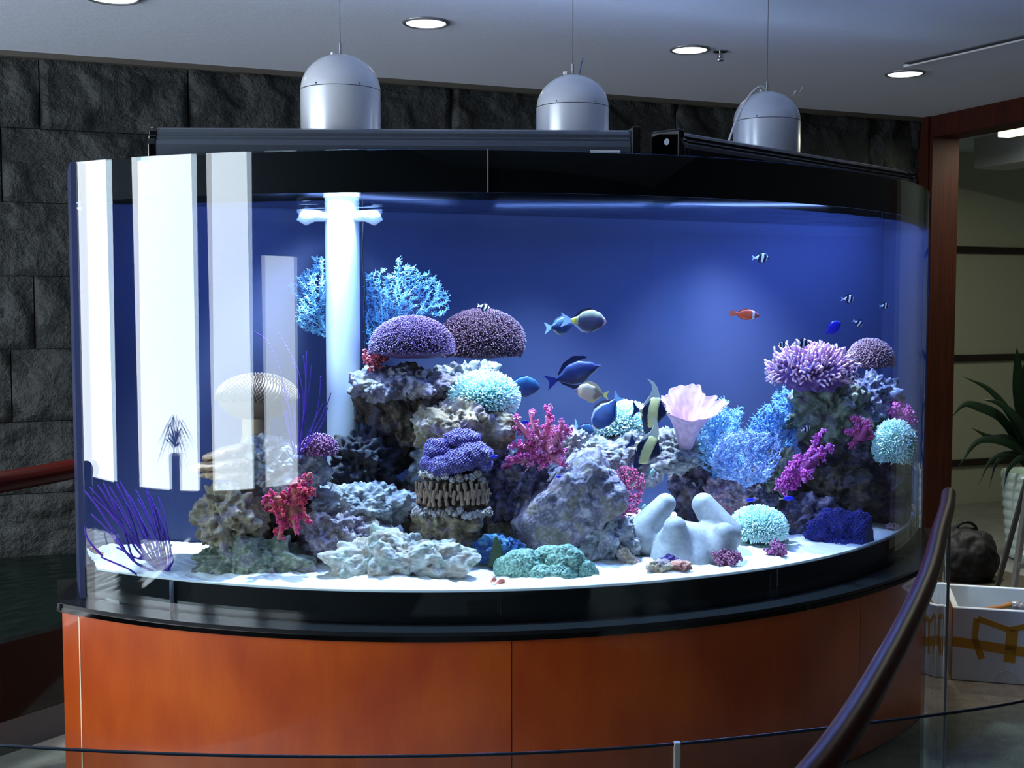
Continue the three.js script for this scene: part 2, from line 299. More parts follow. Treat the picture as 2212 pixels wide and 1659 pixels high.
// ledge and cabinet below
part('ledge', arcWall(TR - 0.1, TR + 0.1, 0.655, 0.68, TH0 - 0.012, TH1, 110), std(0x15181a, 0.25), tank);
{ const a = arc(TH0, TR + 0.1), e = [a[0] + AWAY[0] * 0.42, a[1] + AWAY[1] * 0.42]; part('ledge', flatWall(inset([a[0] + 0.09 * 0.928, a[1] + 0.09 * 0.373], e, 0), [e[0] + 0.09 * 0.928, e[1] + 0.09 * 0.373], 0.1, 0.656, 0.679), std(0x15181a, 0.25), tank); }
part('ledge_lip', arcWall(TR + 0.085, TR + 0.104, 0.649, 0.665, TH0 - 0.012, TH1, 110), M.blackGloss, tank);
{
  const cab = thing('aquarium_cabinet', 'curved orange brown wooden cabinet carrying the aquarium', 'cabinet');
  const R1 = TR + 0.09, deg = Math.PI / 180, cuts = [TH0 - 0.008, -30.9 * deg, 7.05 * deg, 42 * deg, TH1];
  for (let k = 0; k < 4; k++) part('panel', arcWall(R1 - 0.02, R1 - (k ? 0 : 0.001), 0.02, 0.647, cuts[k] + 0.0006, cuts[k + 1] - 0.0006, 48), M.wood, cab);
  part('core', arcWall(R1 - 0.05, R1 - 0.021, 0, 0.65, TH0, TH1, 60), M.black, cab);
  part('edge_strip', arcWall(R1 - 0.01, R1 + 0.0015, 0.02, 0.64, cuts[1] - 0.0011, cuts[1] + 0.0011, 2), std(0xd8c8a8, 0.5), cab);
  const l = arc(TH0, R1 - 0.05), e = [l[0] + AWAY[0] * 0.3, l[1] + AWAY[1] * 0.3]; part('side_panel', flatWall(l, e, 0.02, 0, 0.647), M.wood, cab);
  const r = arc(TH1, R1 - 0.05), f = [r[0] + AWAY[0] * 0.3, r[1] + AWAY[1] * 0.3]; part('side_panel', flatWall(f, r, 0.02, 0, 0.647), M.wood, cab);
  part('back_panel', flatWall(f, e, 0.02, 0, 0.647), M.wood, cab);
  part('top_board', slab([arc(TH0, R1 - 0.1), arc(-0.2, R1 - 0.1), arc(0.3, R1 - 0.1), arc(0.8, R1 - 0.1), arc(TH1, R1 - 0.1), f, e], 0.62, 0.65), M.black, cab);
}
// a point inside the tank: seen at px, py, and u of the way from the front glass to the back glass
function inTank(px, py, u) {
  const d = sight(px, py), L = Math.hypot(d.x, d.z), ex = d.x / L, ed = -d.z / L, b = ex * TC[0] + ed * TC[1], r = TR - 0.04, q = b * b - (TC[0] ** 2 + TC[1] ** 2 - r * r);
  const front = q > 0 ? b - Math.sqrt(q) : b, nx = 0.373, nd = -0.928, bk = (BL[0] * nx + BL[1] * nd) / (ex * nx + ed * nd);
  const t = mix(front, Math.max(front + 0.05, bk - 0.05), u) / L; return d.multiplyScalar(t).add(V(0, EYE, 0));
}
const depthOf = (p) => -p.z;
const metres = (px, p) => (px * depthOf(p)) / FOCAL;

{ // sand bed, and the water above it
  const F = outline(TR - 0.029, 0.0), n = 72, bl = [BL[0] + 0.02 * 0.373 + 0.02, BL[1] - 0.02], br = [BR[0] - 0.02, BR[1] - 0.03];
  const P = (u, s) => { const f = arc(mix(TH0 + 0.012, TH1 - 0.012, u), TR - 0.0285), q = [mix(bl[0], br[0], u), mix(bl[1], br[1], u)]; return [mix(f[0], q[0], s), mix(f[1], q[1], s)]; };
  const sandM = std(0xdcd9d2, 0.95);
  const top = grid(260, 72, (u, v) => {
    const s = Math.max(0, v * 72 - 1) / 71, [x, d] = P(u, s), e = sstep(0, 0.06, s), y = v === 0 ? TANK_Y0 + 0.031 : SAND_Y + 0.004 + e * (0.016 * simplex(x * 3, d * 3, 1) + 0.006 * simplex(x * 14, d * 14, 2) + 0.004 * simplex(x * 45, d * 45, 3)) + 0.02 * s;
    return [x, y, -d];
  });
  const sand = solo('sand_bed', 'white coral sand covering the bottom of the aquarium', 'sand', top, sandM);
  sand.userData.kind = 'stuff';
  const water = thing('aquarium_water', 'clear blue water filling the aquarium', 'water'); water.userData.kind = 'stuff';
  const surf = grid(160, 60, (u, s) => { const [x, d] = P(u, s), y = WATER_Y + 0.0016 * simplex(x * 5, d * 5, 11) + 0.0008 * simplex(x * 13, d * 13, 12); return [x, y, -d]; });
  part('water_surface', surf, glassPane(0xe8f4ff, { ior: 1.33 }), water);
}
{ // three polished metal pendants over the tank
  const lamp = (px, py, depth, wide, label, extra, LY = 2.37, power = 1) => {
    const top = at(px, py, depth), o = thing('pendant_lamp', label, 'lamp', V(top.x, LY, top.z), 'metal pendant lamps over the aquarium'), R = (wide / 2) * (depth / FOCAL), yt = top.y - LY, DH = R * 0.91, seam = yt - DH;
    const metal = std(0xdde1e8, 0.26, { metalness: 0.4, clearcoat: 0.4, clearcoatRoughness: 0.12 });
    const dome = [[0.0001, yt]]; for (let k = 1; k <= 14; k++) { const a = (k / 14) * Math.PI / 2; dome.push([R * Math.sin(a), seam + DH * Math.cos(a)]); }
    const lathe = (pts, n = 56) => new THREE.LatheGeometry(pts.map(([x, y]) => new THREE.Vector2(x, y)), n);
    const crown = part('dome', lathe([...dome, [R, seam + 0.002], [R - 0.003, seam + 0.001]].reverse()), metal, o);
    part('skirt', lathe([[R - 0.006, 0.02], [R - 0.004, 0], [R + 0.001, 0], [R + 0.001, seam - 0.002], [R - 0.003, seam]]), metal, o);
    part('reflector', lathe([[R - 0.012, 0.005], [0.05, seam + 0.03], [0.0001, seam + 0.03]]), std(0xd9dde2, 0.2, { metalness: 0.9 }), o);
    const glow = part('lamp_bulb', cyl(0.035, 0.035, 0.08, 0.12, 20), new THREE.MeshStandardMaterial({ color: 0xffffff, emissive: 0xe4f0ff, emissiveIntensity: 6 }), o);
    part('stem', cyl(0.0055, 0.0055, yt - 0.005, yt + 0.042, 12), M.steel, o);
    part('wire', cyl(0.0014, 0.0014, yt + 0.04, CEIL - LY, 8), std(0x55585c, 0.4), o);
    part('gland', new THREE.SphereGeometry(0.007, 12, 8).translate(-0.028, yt + 0.002, 0.01), M.white, crown);
    for (const a of [-0.5, 0.62, 2.2, 3.7]) part('screw', new THREE.SphereGeometry(0.0035, 8, 6).translate(Math.sin(a) * R, seam + 0.008, Math.cos(a) * R), std(0x7c8084, 0.3, { metalness: 1 }), crown);
    spotLight(new THREE.Color(0.86, 0.93, 1.0), LAMP_WHITE * power, V(top.x, LY + 0.065, top.z), V(top.x, 0, top.z), 0.78, 1, 2.2);
    extra?.(o, yt, seam, R); return o;
  };
  lamp(735, 118, 4.66, 169, 'silver domed pendant lamp above the white standpipe');
  lamp(1237, 162, 4.8, 154, 'silver domed pendant lamp with a stub of blue wire on its crown', (o, yt) => {
    const s = new Shell().tube([V(0.022, yt - 0.01, 0.01), V(0.03, yt + 0.02, 0.01), V(0.034, yt + 0.045, 0.01), V(0.04, yt + 0.062, 0.01)], 0.0025, 6, C3(0x2a5a8c)); part('wire_stub', s.geo(), vcol(0.5), o);
    part('gland', new RoundedBoxGeometry(0.018, 0.014, 0.012, 2, 0.004).translate(-0.03, yt + 0.004, 0.02), M.white, o);
  });
  lamp(1657, 198, 5.28, 141, 'silver domed pendant lamp with a white cable looping over its side', (o, yt, seam, R) => {
    const c = new THREE.CatmullRomCurve3([V(-0.005, yt + 0.004, 0.02), V(-0.03, yt + 0.018, 0.03), V(-0.075, yt - 0.012, 0.05), V(-0.13, yt - 0.1, 0.06), V(-0.165, yt - 0.19, 0.06), V(-0.185, yt - 0.26, 0.05), V(-0.19, yt - 0.3, 0.04)]);
    part('cable', new THREE.TubeGeometry(c, 40, 0.0042, 8), M.white, o);
    const s = new Shell().tube([V(0.09, yt - 0.03, 0.06), V(0.11, yt - 0.015, 0.06), V(0.13, yt - 0.01, 0.06), V(0.14, yt + 0.012, 0.06)], 0.0016, 5, C3(0xcfcfcf)); s.blob(V(0.11, yt - 0.012, 0.06), 0.008, C3(0xb8b8b8), 1); part('wire_stub', s.geo(), vcol(0.5), o);
  }, 2.4, 0.78);
}
{ // two black light hoods resting on the braces
  const profile = new THREE.Shape();
  [[-0.075, 0], [-0.075, 0.045], [-0.07, 0.06], [-0.064, 0.066], [-0.064, 0.074], [-0.054, 0.082], [-0.054, 0.092], [-0.04, 0.104], [-0.02, 0.112], [0.02, 0.112], [0.045, 0.102], [0.066, 0.075], [0.075, 0.05], [0.075, 0]].forEach(([x, y], k) => (k ? profile.lineTo(x, y) : profile.moveTo(x, y)));
  const hood = (a, b, label, color, extra, power = 1) => {
    const d = b.clone().sub(a), L = d.length(), o = thing('light_hood', label, 'light', V((a.x + b.x) / 2, 2.273, (a.z + b.z) / 2), 'lamp hoods on the aquarium'); o.rotation.y = Math.atan2(-d.z, d.x);
    const g = new THREE.ExtrudeGeometry(profile, { depth: L - 0.04, bevelEnabled: false }); g.rotateY(Math.PI / 2); g.translate(-L / 2 + 0.02, 0.012, 0);   // the stepped side faces the camera
    part('housing', g, std(color, 0.2, { metalness: 0.55 }), o);
    const cap = new THREE.ExtrudeGeometry(profile, { depth: 0.02, bevelEnabled: true, bevelSize: 0.004, bevelThickness: 0.004, bevelSegments: 2 }); cap.rotateY(Math.PI / 2);
    part('end_cap', cap.clone().translate(-L / 2, 0.012, 0), M.blackGloss, o); part('end_cap', cap.clone().translate(L / 2 - 0.02, 0.012, 0), M.blackGloss, o);
    for (const z of [-0.035, 0.035]) { const t = new THREE.CylinderGeometry(0.013, 0.013, L - 0.1, 14); t.rotateZ(Math.PI / 2); t.translate(0, 0.02, z); part('light_tube', t, new THREE.MeshStandardMaterial({ color: 0xffffff, emissive: 0x8fa8ff, emissiveIntensity: 2.2 }), o); }
    const m = V((a.x + b.x) / 2, 2.273 + 0.003, (a.z + b.z) / 2); const l = rectLight(new THREE.Color(0.24, 0.38, 1.0), LAMP_BLUE * power, L - 0.1, 0.12, m, m.clone().add(V(0, -1, 0)));
    l.quaternion.setFromAxisAngle(V(0, 1, 0), o.rotation.y).multiply(new THREE.Quaternion().setFromAxisAngle(V(1, 0, 0), -Math.PI / 2)); extra?.(o, L);
  };
  hood(plan(-1.3, 4.42), plan(0.45, 4.49), 'long dark grey light hood with a white sticker on the aquarium rim', 0x5a616b, (o, L) => {
    const stick = part('sticker', bx(L / 2 - 0.17, L / 2 - 0.06, 0.022, 0.044, 0.0755, 0.0765), std(0xd9dadd, 0.6), o); part('sticker_print', bx(L / 2 - 0.162, L / 2 - 0.068, 0.031, 0.034, 0.0765, 0.077), std(0x8a8c90, 0.6), stick);
    part('switch_block', rbx(L / 2 - 0.02, L / 2 + 0.012, 0.03, 0.13, -0.02, 0.085, 0.006), M.blackGloss, o);
  });
  hood(plan(0.58, 4.5), plan(1.86, 5.79), 'black light hood with a white lamp socket, angled along the curved rim', 0x15161a, (o, L) => {
    const c = cyl(0.012, 0.012, 0, 0.012, 20); c.rotateZ(Math.PI / 2); c.translate(-L / 2 - 0.002, 0.085, 0.0); part('lamp_socket', c, M.white, o);
    part('bracket', rbx(-L / 2 - 0.012, -L / 2 + 0.02, 0, 0.13, -0.08, 0.06, 0.01), M.blackGloss, o);
  }, 1.7);
}

// ---------------------------------------------------------------- live rock
const TAN = [C3(0xb5a283), C3(0xd6c8ae), C3(0x8d7f68), C3(0xa597ad)], MAUVE = [C3(0x8f83a0), C3(0xc9c2d6), C3(0x6f6b7d), C3(0x9a8f80)], GREY = [C3(0x9fa6b3), C3(0xd4d8e2), C3(0x6f7784), C3(0x8d8aa5)];
const PALE = [C3(0xc3c7c4), C3(0xe6e6ea), C3(0x9aa79b), C3(0xb3a392)], DARK = [C3(0x2c2a36), C3(0x4a4658), C3(0x1d1b24), C3(0x3b3330)], BROWN = [C3(0x5c4c3c), C3(0x8a7760), C3(0x3d332c), C3(0x6b6074)], GREEN = [C3(0x87927c), C3(0xb8bfae), C3(0x5d6a5c), C3(0x8f8799)], VIOLET = [C3(0x6c5f86), C3(0xa79cc0), C3(0x453d58), C3(0x7a6a62)], WHITE = [C3(0xdcdde2), C3(0xf0f0f2), C3(0xb6b4c0), C3(0xcfc6bd)];
function blotch(pal, x, y, z, seed) {                                // patches of encrusting colour, by noise alone
  const a = simplex(x * 11, y * 11, z * 11 + seed), b = simplex(x * 23 + 5, y * 23, z * 23 + seed * 1.7), c = simplex(x * 60, y * 60 + 9, z * 60 + seed), k = [pal[0][0], pal[0][1], pal[0][2]];
  const add = (q, t) => { for (let i = 0; i < 3; i++) k[i] = mix(k[i], q[i], t); };
  add(pal[1], sstep(0.05, 0.4, b) * 0.9); add(pal[2], sstep(0.1, 0.5, a) * 0.8); add(pal[3], sstep(0.15, 0.5, -a) * 0.8); add(pal[1], sstep(0.35, 0.6, c) * 0.6); add(pal[2], sstep(0.4, 0.7, -c) * 0.5);
  return [k[0] * 0.62, k[1] * 0.57, k[2] * 0.53];
}
const rockM = vcol(0.85);
// rx, ry, rz in metres; knob: size of the lumps in metres; rough: how far they stand out as a share of their size
function rockGeo(rx, ry, rz, { pal = GREY, seed = 1, knob = 0.045, rough = 0.55, detail = 34, warp = 0.28, flat = 1, box = 0 } = {}) {
  const src = ico(detail), a = src.attributes.position, pos = new Float32Array(a.count * 3), col = new Float32Array(a.count * 3), k1 = 1 / knob, k2 = 2.6 / knob, big = 0.9 / Math.max(rx, ry, rz);
  for (let i = 0; i < a.count; i++) {
    const dx = a.getX(i), dy = a.getY(i), dz = a.getZ(i), bs = box ? 1 / Math.pow(Math.abs(dx) ** box + Math.abs(dy) ** box + Math.abs(dz) ** box, 1 / box) : 1; let x = dx * rx * bs, y = dy * ry * bs, z = dz * rz * bs;
    const w = 1 + warp * simplex(x * big * 1.6 + seed * 7, y * big * 1.6, z * big * 1.6) + warp * 0.5 * simplex(x * big * 4, y * big * 4 + seed * 3, z * big * 4);
    x *= w; y *= w; z *= w;
    const ox = seed * 3.7, l1 = 0.75 - worley(x * k1 + ox, y * k1, z * k1), l2 = 0.7 - worley(x * k2, y * k2 + ox, z * k2), l3 = simplex(x * 95, y * 95, z * 95 + seed);
    const hole = sstep(0.35, 0.75, simplex(x * 24 + seed, y * 24, z * 24)), s = rough * knob * (l1 + 0.42 * l2 * flat) + 0.0022 * l3 * flat - hole * 0.35 * knob * rough, L = Math.hypot(dx / rx, dy / ry, dz / rz), nx = dx / rx / L, ny = dy / ry / L, nz = dz / rz / L;
    x += nx * s; y += ny * s; z += nz * s; pos.set([x, y, z], i * 3); col.set(blotch(pal, x, y, z, seed), i * 3);
  }
  const g = new THREE.BufferGeometry(); g.setAttribute('position', new THREE.BufferAttribute(pos, 3)); g.setAttribute('color', new THREE.BufferAttribute(col, 3)); g.setIndex(src.index); g.computeVertexNormals(); return g;
}
let rockSeed = 1;
// a thing in the tank flattens where it meets the sand and stops short of the glass
function settle(g, p, tilt = 0) {
  const a = g.attributes.position, c = Math.cos(tilt), s = Math.sin(tilt);
  for (let k = 0; k < a.count; k++) {
    const lx = a.getX(k), ly = a.getY(k); let x = p.x + lx * c - ly * s, y = p.y + lx * s + ly * c, z = p.z + a.getZ(k); y = Math.max(y, SAND_Y - 0.012);
    const rx = x - TC[0], rd = -z - TC[1], R = Math.hypot(rx, rd), most = TR - 0.045; if (R > most) { x = TC[0] + (rx / R) * most; z = -(TC[1] + (rd / R) * most); }
    const over = (x - BL[0]) * 0.373 + (-z - BL[1]) * -0.928 - 0.03; if (over < 0) { x -= over * 0.373; z += over * -0.928; }
    const qx = x - p.x, qy = y - p.y; a.setXYZ(k, qx * c + qy * s, -qx * s + qy * c, z - p.z);
  }
  g.computeVertexNormals(); return g;
}
function rock(px, py, wx, wy, u, label, opt = {}) {                   // wx, wy: half sizes in picture units at that place
  const p = inTank(px, py, u), m = depthOf(p) / FOCAL, rx = wx * m * 1.14, ry = wy * m * 1.14, rz = (opt.rz ?? Math.min(wx, wy) * 0.95 + 8) * m, o = solo('live_rock', label, 'rock', settle(rockGeo(rx, ry, rz, { seed: rockSeed++, ...opt }), p, opt.tilt), rockM, p, 'live rock in the aquarium');
  if (opt.tilt) o.rotation.z = opt.tilt; return o;
}
// the near pile
rock(545, 1216, 108, 54, 0.34, 'wide grey green base rock on the sand next to the purple sea whip', { pal: GREEN, detail: 44, knob: 0.04 });
rock(500, 1118, 60, 62, 0.36, 'pale tan knobbly rock below the tan plate coral', { pal: TAN, knob: 0.042, detail: 40 });
rock(600, 1020, 82, 48, 0.44, 'grey rock crusted with small nubs below the purple wispy sea whip', { pal: GREY, knob: 0.024, rough: 0.85, detail: 44 });
rock(565, 975, 38, 26, 0.4, 'small white frosted rock beside the tan plate coral', { pal: WHITE, knob: 0.03 });
rock(615, 1100, 48, 60, 0.5, 'brown rock that the red soft coral grows on', { pal: BROWN, knob: 0.04 });
rock(785, 1003, 62, 58, 0.6, 'dark round rock at the foot of the white standpipe', { pal: DARK, knob: 0.05, rough: 0.4, detail: 40 });
rock(775, 1090, 104, 34, 0.46, 'long blue grey shelf rock under the dark round rock', { pal: GREY, knob: 0.032, rough: 0.7, detail: 40, rz: 50 });
rock(735, 1158, 82, 46, 0.4, 'grey rock with yellowish lower knobs between the base rocks', { pal: MAUVE, knob: 0.04, rough: 0.7, detail: 40 });
rock(860, 1216, 122, 56, 0.24, 'large pale rock lying on the front sand', { pal: PALE, knob: 0.042, rough: 0.55, detail: 50 });
rock(965, 1138, 60, 44, 0.4, 'tan rock under the column coral', { pal: TAN, knob: 0.045, detail: 38 });
rock(868, 900, 72, 86, 0.66, 'tall brown rock carrying the front purple dome coral', { pal: BROWN, knob: 0.06, rough: 0.45, detail: 44, rz: 60 });
rock(870, 832, 88, 32, 0.6, 'lilac grey nubbly shelf rock below the front purple dome coral', { pal: MAUVE, knob: 0.03, rough: 0.8, detail: 44, rz: 60 });
rock(1010, 815, 62, 26, 0.66, 'blue grey nubbly rock above the tallest white anemone', { pal: GREY, knob: 0.03, rough: 0.8, detail: 38 });
rock(1000, 922, 92, 42, 0.48, 'tan and lilac knobbly rock under the tallest white anemone', { pal: TAN, knob: 0.05, rough: 0.55, detail: 44 });
rock(985, 1005, 92, 66, 0.54, 'grey rock behind the purple button coral', { pal: GREY, knob: 0.04, detail: 40 });
rock(1120, 1062, 76, 66, 0.46, 'brown violet rock below the pink tree coral', { pal: VIOLET, knob: 0.035, rough: 0.75, detail: 40 });
rock(1226, 1100, 112, 66, 0.36, 'big slanting grey violet boulder with a smooth face', { pal: MAUVE, knob: 0.02, rough: 0.3, detail: 52, warp: 0.12, tilt: 0.72, rz: 66, box: 4 });
rock(1240, 968, 38, 34, 0.5, 'small white rock beside the pink tree coral', { pal: WHITE, knob: 0.02, rough: 0.3, tilt: -0.6 });
rock(1302, 1172, 56, 58, 0.34, 'grey knobbly rock leaning on the big slanting boulder', { pal: GREY, knob: 0.04, detail: 38 });
rock(1386, 1190, 34, 42, 0.36, 'blue grey stone beside the white leather coral', { pal: VIOLET, knob: 0.035, rough: 0.4 });
rock(1368, 1222, 44, 13, 0.24, 'tan finger shaped rubble sloping down to the sand', { pal: TAN, knob: 0.025, rough: 0.5, tilt: -0.85 });
rock(1350, 990, 104, 46, 0.68, 'blue grey crusted rock under the striped angular fish', { pal: GREY, knob: 0.03, rough: 0.8, detail: 44, rz: 50 });
rock(1450, 975, 48, 40, 0.66, 'grey rock at the foot of the pink cup coral', { pal: GREY, knob: 0.03, rough: 0.7 });
rock(1500, 1060, 42, 64, 0.72, 'grey violet pillar rock behind the white leather coral', { pal: VIOLET, knob: 0.05, rough: 0.4 });
rock(1572, 1068, 42, 30, 0.56, 'pink veined rock below the pale blue bush coral', { pal: [C3(0xb98fa8), C3(0xe0c8d8), C3(0x6f5a78), C3(0x9a8aa8)], knob: 0.025, rough: 0.5 });
rock(1650, 1070, 56, 44, 0.58, 'dark rock behind the round white anemone on the sand', { pal: VIOLET, knob: 0.04 });
rock(660, 1150, 46, 40, 0.55, 'brown grey rock behind the red tree coral', { pal: BROWN, knob: 0.04 });
rock(1060, 1130, 60, 44, 0.5, 'grey brown rock behind the blue clam', { pal: TAN, knob: 0.04 });
rock(930, 1090, 60, 50, 0.6, 'tan rock behind the column coral', { pal: TAN, knob: 0.045 });
// the tower at the far end
rock(1790, 888, 68, 58, 0.5, 'green grey rock under the pink tentacled anemone', { pal: GREEN, knob: 0.045, detail: 38 });
rock(1880, 862, 52, 44, 0.42, 'blue violet rock with a frosted white crown', { pal: [C3(0x6d76a8), C3(0xc9d4ea), C3(0x3c4068), C3(0x8a80b0)], knob: 0.03, rough: 0.8, detail: 38 });
rock(1858, 960, 98, 62, 0.5, 'dark violet rock in the middle of the far tower', { pal: VIOLET, knob: 0.045, detail: 44 });
rock(1800, 1060, 92, 58, 0.5, 'brown rock below the magenta soft coral', { pal: BROWN, knob: 0.045, detail: 40 });
rock(1908, 1065, 72, 68, 0.42, 'violet brown rock at the foot of the far tower', { pal: VIOLET, knob: 0.04, detail: 40 });
rock(1752, 1128, 62, 46, 0.42, 'dark grey rock behind the deep blue mushroom coral', { pal: VIOLET, knob: 0.035 });
rock(1686, 1022, 30, 44, 0.5, 'olive grey rounded rock next to the magenta soft coral', { pal: GREEN, knob: 0.03, rough: 0.25 });
rock(1968, 1040, 22, 66, 0.35, 'teal grey rock standing against the far end glass', { pal: [C3(0x6f8f9a), C3(0xa9bfc4), C3(0x46606c), C3(0x7f7f95)], knob: 0.03, rough: 0.5 });

// ---------------------------------------------------------------- corals
const coralM = vcol(0.75), softM = vcol(0.6, { sheen: 0.3, sheenColor: new THREE.Color(0.8, 0.8, 1) });
const local = (p, o) => p.clone().sub(o);
const jig = (c, r, k) => { const s = 1 + (r() - 0.5) * k; return [c[0] * s, c[1] * s, c[2] * s]; };
// a fuzzy dome: a smooth cap covered with short polyps
function dome(name, label, category, px, py, wx, wy, u, { color, tip, base, n = 900, len = 0.014, thick = 0.0035, seed = 1, low = -0.25, group, curl = 0.5, depthScale = 0.85 }) {
  const p = inTank(px, py, u), m = depthOf(p) / FOCAL, R = V(wx * m, wy * m, wx * m * depthScale), o = thing(name, label, category, p, group), r = rng(seed);
  const body = new Shell().blob(V(0, 0, 0), R, () => jig(base, r, 0.25), 14), pos = body.p; for (let k = 0; k < pos.length; k += 3) { const s = 1 + 0.05 * simplex(pos[k] * 9, pos[k + 1] * 9, pos[k + 2] * 9 + seed); pos[k] *= s; pos[k + 1] *= s; pos[k + 2] *= s; if (pos[k + 1] < low * R.y) pos[k + 1] = low * R.y + (pos[k + 1] - low * R.y) * 0.25; }
  part('body', body.geo(), coralM, o);
  const f = new Shell();
  for (let k = 0; k < n; k++) {
    const y = 1 - (k + 0.5) / n * (1 - low), a = k * 2.39996 + r() * 0.4, q = Math.sqrt(1 - y * y), d = V(q * Math.cos(a), y, q * Math.sin(a)), nrm = V(d.x / R.x, d.y / R.y, d.z / R.z).normalize();
    const s = d.clone().multiply(R), bend = V(r() - 0.5, r() - 0.5, r() - 0.5).multiplyScalar(curl), l = len * (0.6 + 0.8 * r()), c0 = jig(color, r, 0.5), c1 = jig(tip, r, 0.4);
    const a1 = s.clone().addScaledVector(nrm, l * 0.55), dir = nrm.clone().add(bend).normalize();
    f.tube([s, a1, a1.clone().addScaledVector(dir, l * 0.6)], (t) => thick * (t > 0.6 ? 1.15 : 0.8), 4, (t) => (t > 0.6 ? c1 : c0));
  }
  stuffPart('polyps', f.geo(), softM, o); return o;
}
// grows a branching tree towards points (space colonisation); returns nodes with parents and thickness
function grow(points, root, step, reach, kill, most = 900) {
  const nodes = [{ p: root, parent: -1, n: 0 }]; let left = points.slice();
  for (let it = 0; it < 400 && left.length && nodes.length < most; it++) {
    const pull = new Map();
    for (const q of left) { let best = -1, bd = reach * (it < 60 ? 4 : 1); for (let k = 0; k < nodes.length; k++) { const d = nodes[k].p.distanceTo(q); if (d < bd) { bd = d; best = k; } } if (best >= 0) { if (!pull.has(best)) pull.set(best, V(0, 0, 0)); pull.get(best).add(q.clone().sub(nodes[best].p).normalize()); } }
    if (!pull.size) break;
    for (const [k, v] of pull) { const p = nodes[k].p.clone().addScaledVector(v.normalize(), step); if (nodes.every((o) => o.p.distanceTo(p) > step * 0.35)) nodes.push({ p, parent: k, n: 0 }); }
    left = left.filter((q) => nodes.every((o) => o.p.distanceTo(q) > kill));
  }
  for (let k = nodes.length - 1; k > 0; k--) { nodes[k].n = Math.max(nodes[k].n, 1); nodes[nodes[k].parent].n += nodes[k].n; }
  return nodes;
}
const inside = (poly, x, y) => { let c = false; for (let i = 0, j = poly.length - 1; i < poly.length; j = i++) { const [xi, yi] = poly[i], [xj, yj] = poly[j]; if (yi > y !== yj > y && x < ((xj - xi) * (y - yi)) / (yj - yi) + xi) c = !c; } return c; };
function fan(name, label, category, polygon, rootAt, u, { n = 420, thick = 0.0016, color, tips, polyps = 0, polypR = 0.003, seed = 1, bow = 0.05, stepPx = 7, twigs = 0, group }) {
  const r = rng(seed), root = inTank(rootAt[0], rootAt[1], u), D = depthOf(root), m = D / FOCAL, o = thing(name, label, category, root, group), xs = polygon.map((q) => q[0]), ys = polygon.map((q) => q[1]), pts = [];
  while (pts.length < n) { const x = mix(Math.min(...xs), Math.max(...xs), r()), y = mix(Math.min(...ys), Math.max(...ys), r()); if (inside(polygon, x, y)) { const q = at(x, y, D).sub(root); q.z += (r() - 0.5) * bow + bow * simplex(x * 0.012, y * 0.012, seed); pts.push(q); } }
  const nodes = grow(pts, V(0, 0, 0), stepPx * m, 50 * m, stepPx * 1.3 * m, 2600), s = new Shell(), f = new Shell();
  nodes.forEach((b, k) => {
    if (k === 0) return; const a = nodes[b.parent], w = (v) => thick * (0.8 + 0.55 * Math.pow(v.n, 0.36)), c = jig(b.n < 3 ? tips : color, r, 0.3);
    s.tube([a.p, a.p.clone().lerp(b.p, 0.5), b.p], (t) => mix(w({ n: Math.min(a.n, b.n * 1.6) }), w(b), t) , 4, c);
    for (let j = 0; j < twigs; j++) { const q = a.p.clone().lerp(b.p, r()), an = r() * 6.283, e = q.clone().add(V(Math.cos(an), Math.sin(an) * 0.8 + 0.25, (r() - 0.5) * 0.8).multiplyScalar(stepPx * m * (0.9 + 0.9 * r()))); s.tube([q, q.clone().lerp(e, 0.5), e], thick * 0.75, 3, jig(tips, r, 0.3)); }
    for (let j = 0; j < polyps; j++) f.blob(a.p.clone().lerp(b.p, r()).add(V(r() - 0.5, r() - 0.5, r() - 0.5).multiplyScalar(polypR * 2.6)), polypR * (0.6 + 0.8 * r()), jig(tips, r, 0.35), 0);
  });
  part('branches', s.geo(), coralM, o); if (polyps) stuffPart('polyps', f.geo(), softM, o); return o;
}
// a soft tree coral: fleshy stalk and branches towards given tips, covered with clusters of polyps
function tree(name, label, category, baseAt, u, tips, { stalk, polyp, polyp2, thick = 13, clusters = 8, per = 10, size = 3.2, spread = 15, seed = 1, group }) {
  const r = rng(seed), base = inTank(baseAt[0], baseAt[1], u), D = depthOf(base), m = D / FOCAL, o = thing(name, label, category, base, group), s = new Shell(), f = new Shell();
  for (const [tx, ty] of tips) {
    const end = at(tx, ty, D).sub(base); end.z += (r() - 0.35) * 0.09; const mid = end.clone().multiplyScalar(0.5).add(V((r() - 0.5) * 0.02, 0.012, (r() - 0.3) * 0.03));
    const curve = new THREE.QuadraticBezierCurve3(V(0, 0, 0), mid, end), pts = curve.getPoints(8); s.tube(pts, (t) => thick * m * (1 - 0.72 * t), 8, () => jig(stalk, r, 0.12));
    for (let c = 0; c < clusters; c++) {
      const t = 0.38 + 0.62 * ((c + 0.6) / clusters), q = curve.getPoint(t), d = V(r() - 0.5, r() - 0.4, r() - 0.35).normalize(), tip = q.clone().addScaledVector(d, spread * m * (0.5 + 0.7 * r()) * (1.15 - 0.5 * t));
      s.tube([q, q.clone().lerp(tip, 0.5), tip], (k) => thick * m * 0.28 * (1 - 0.55 * k), 5, jig(stalk, r, 0.15));
      const pc = r() < 0.5 ? polyp : polyp2;
      for (let k = 0; k < per; k++) f.blob(tip.clone().add(V(r() - 0.5, r() - 0.5, r() - 0.5).multiplyScalar(size * m * 4.2)), size * m * (0.55 + 0.7 * r()), jig(pc, r, 0.4), 0);
    }
  }
  part('stalk', s.geo(), softM, o); stuffPart('polyps', f.geo(), softM, o); return o;
}
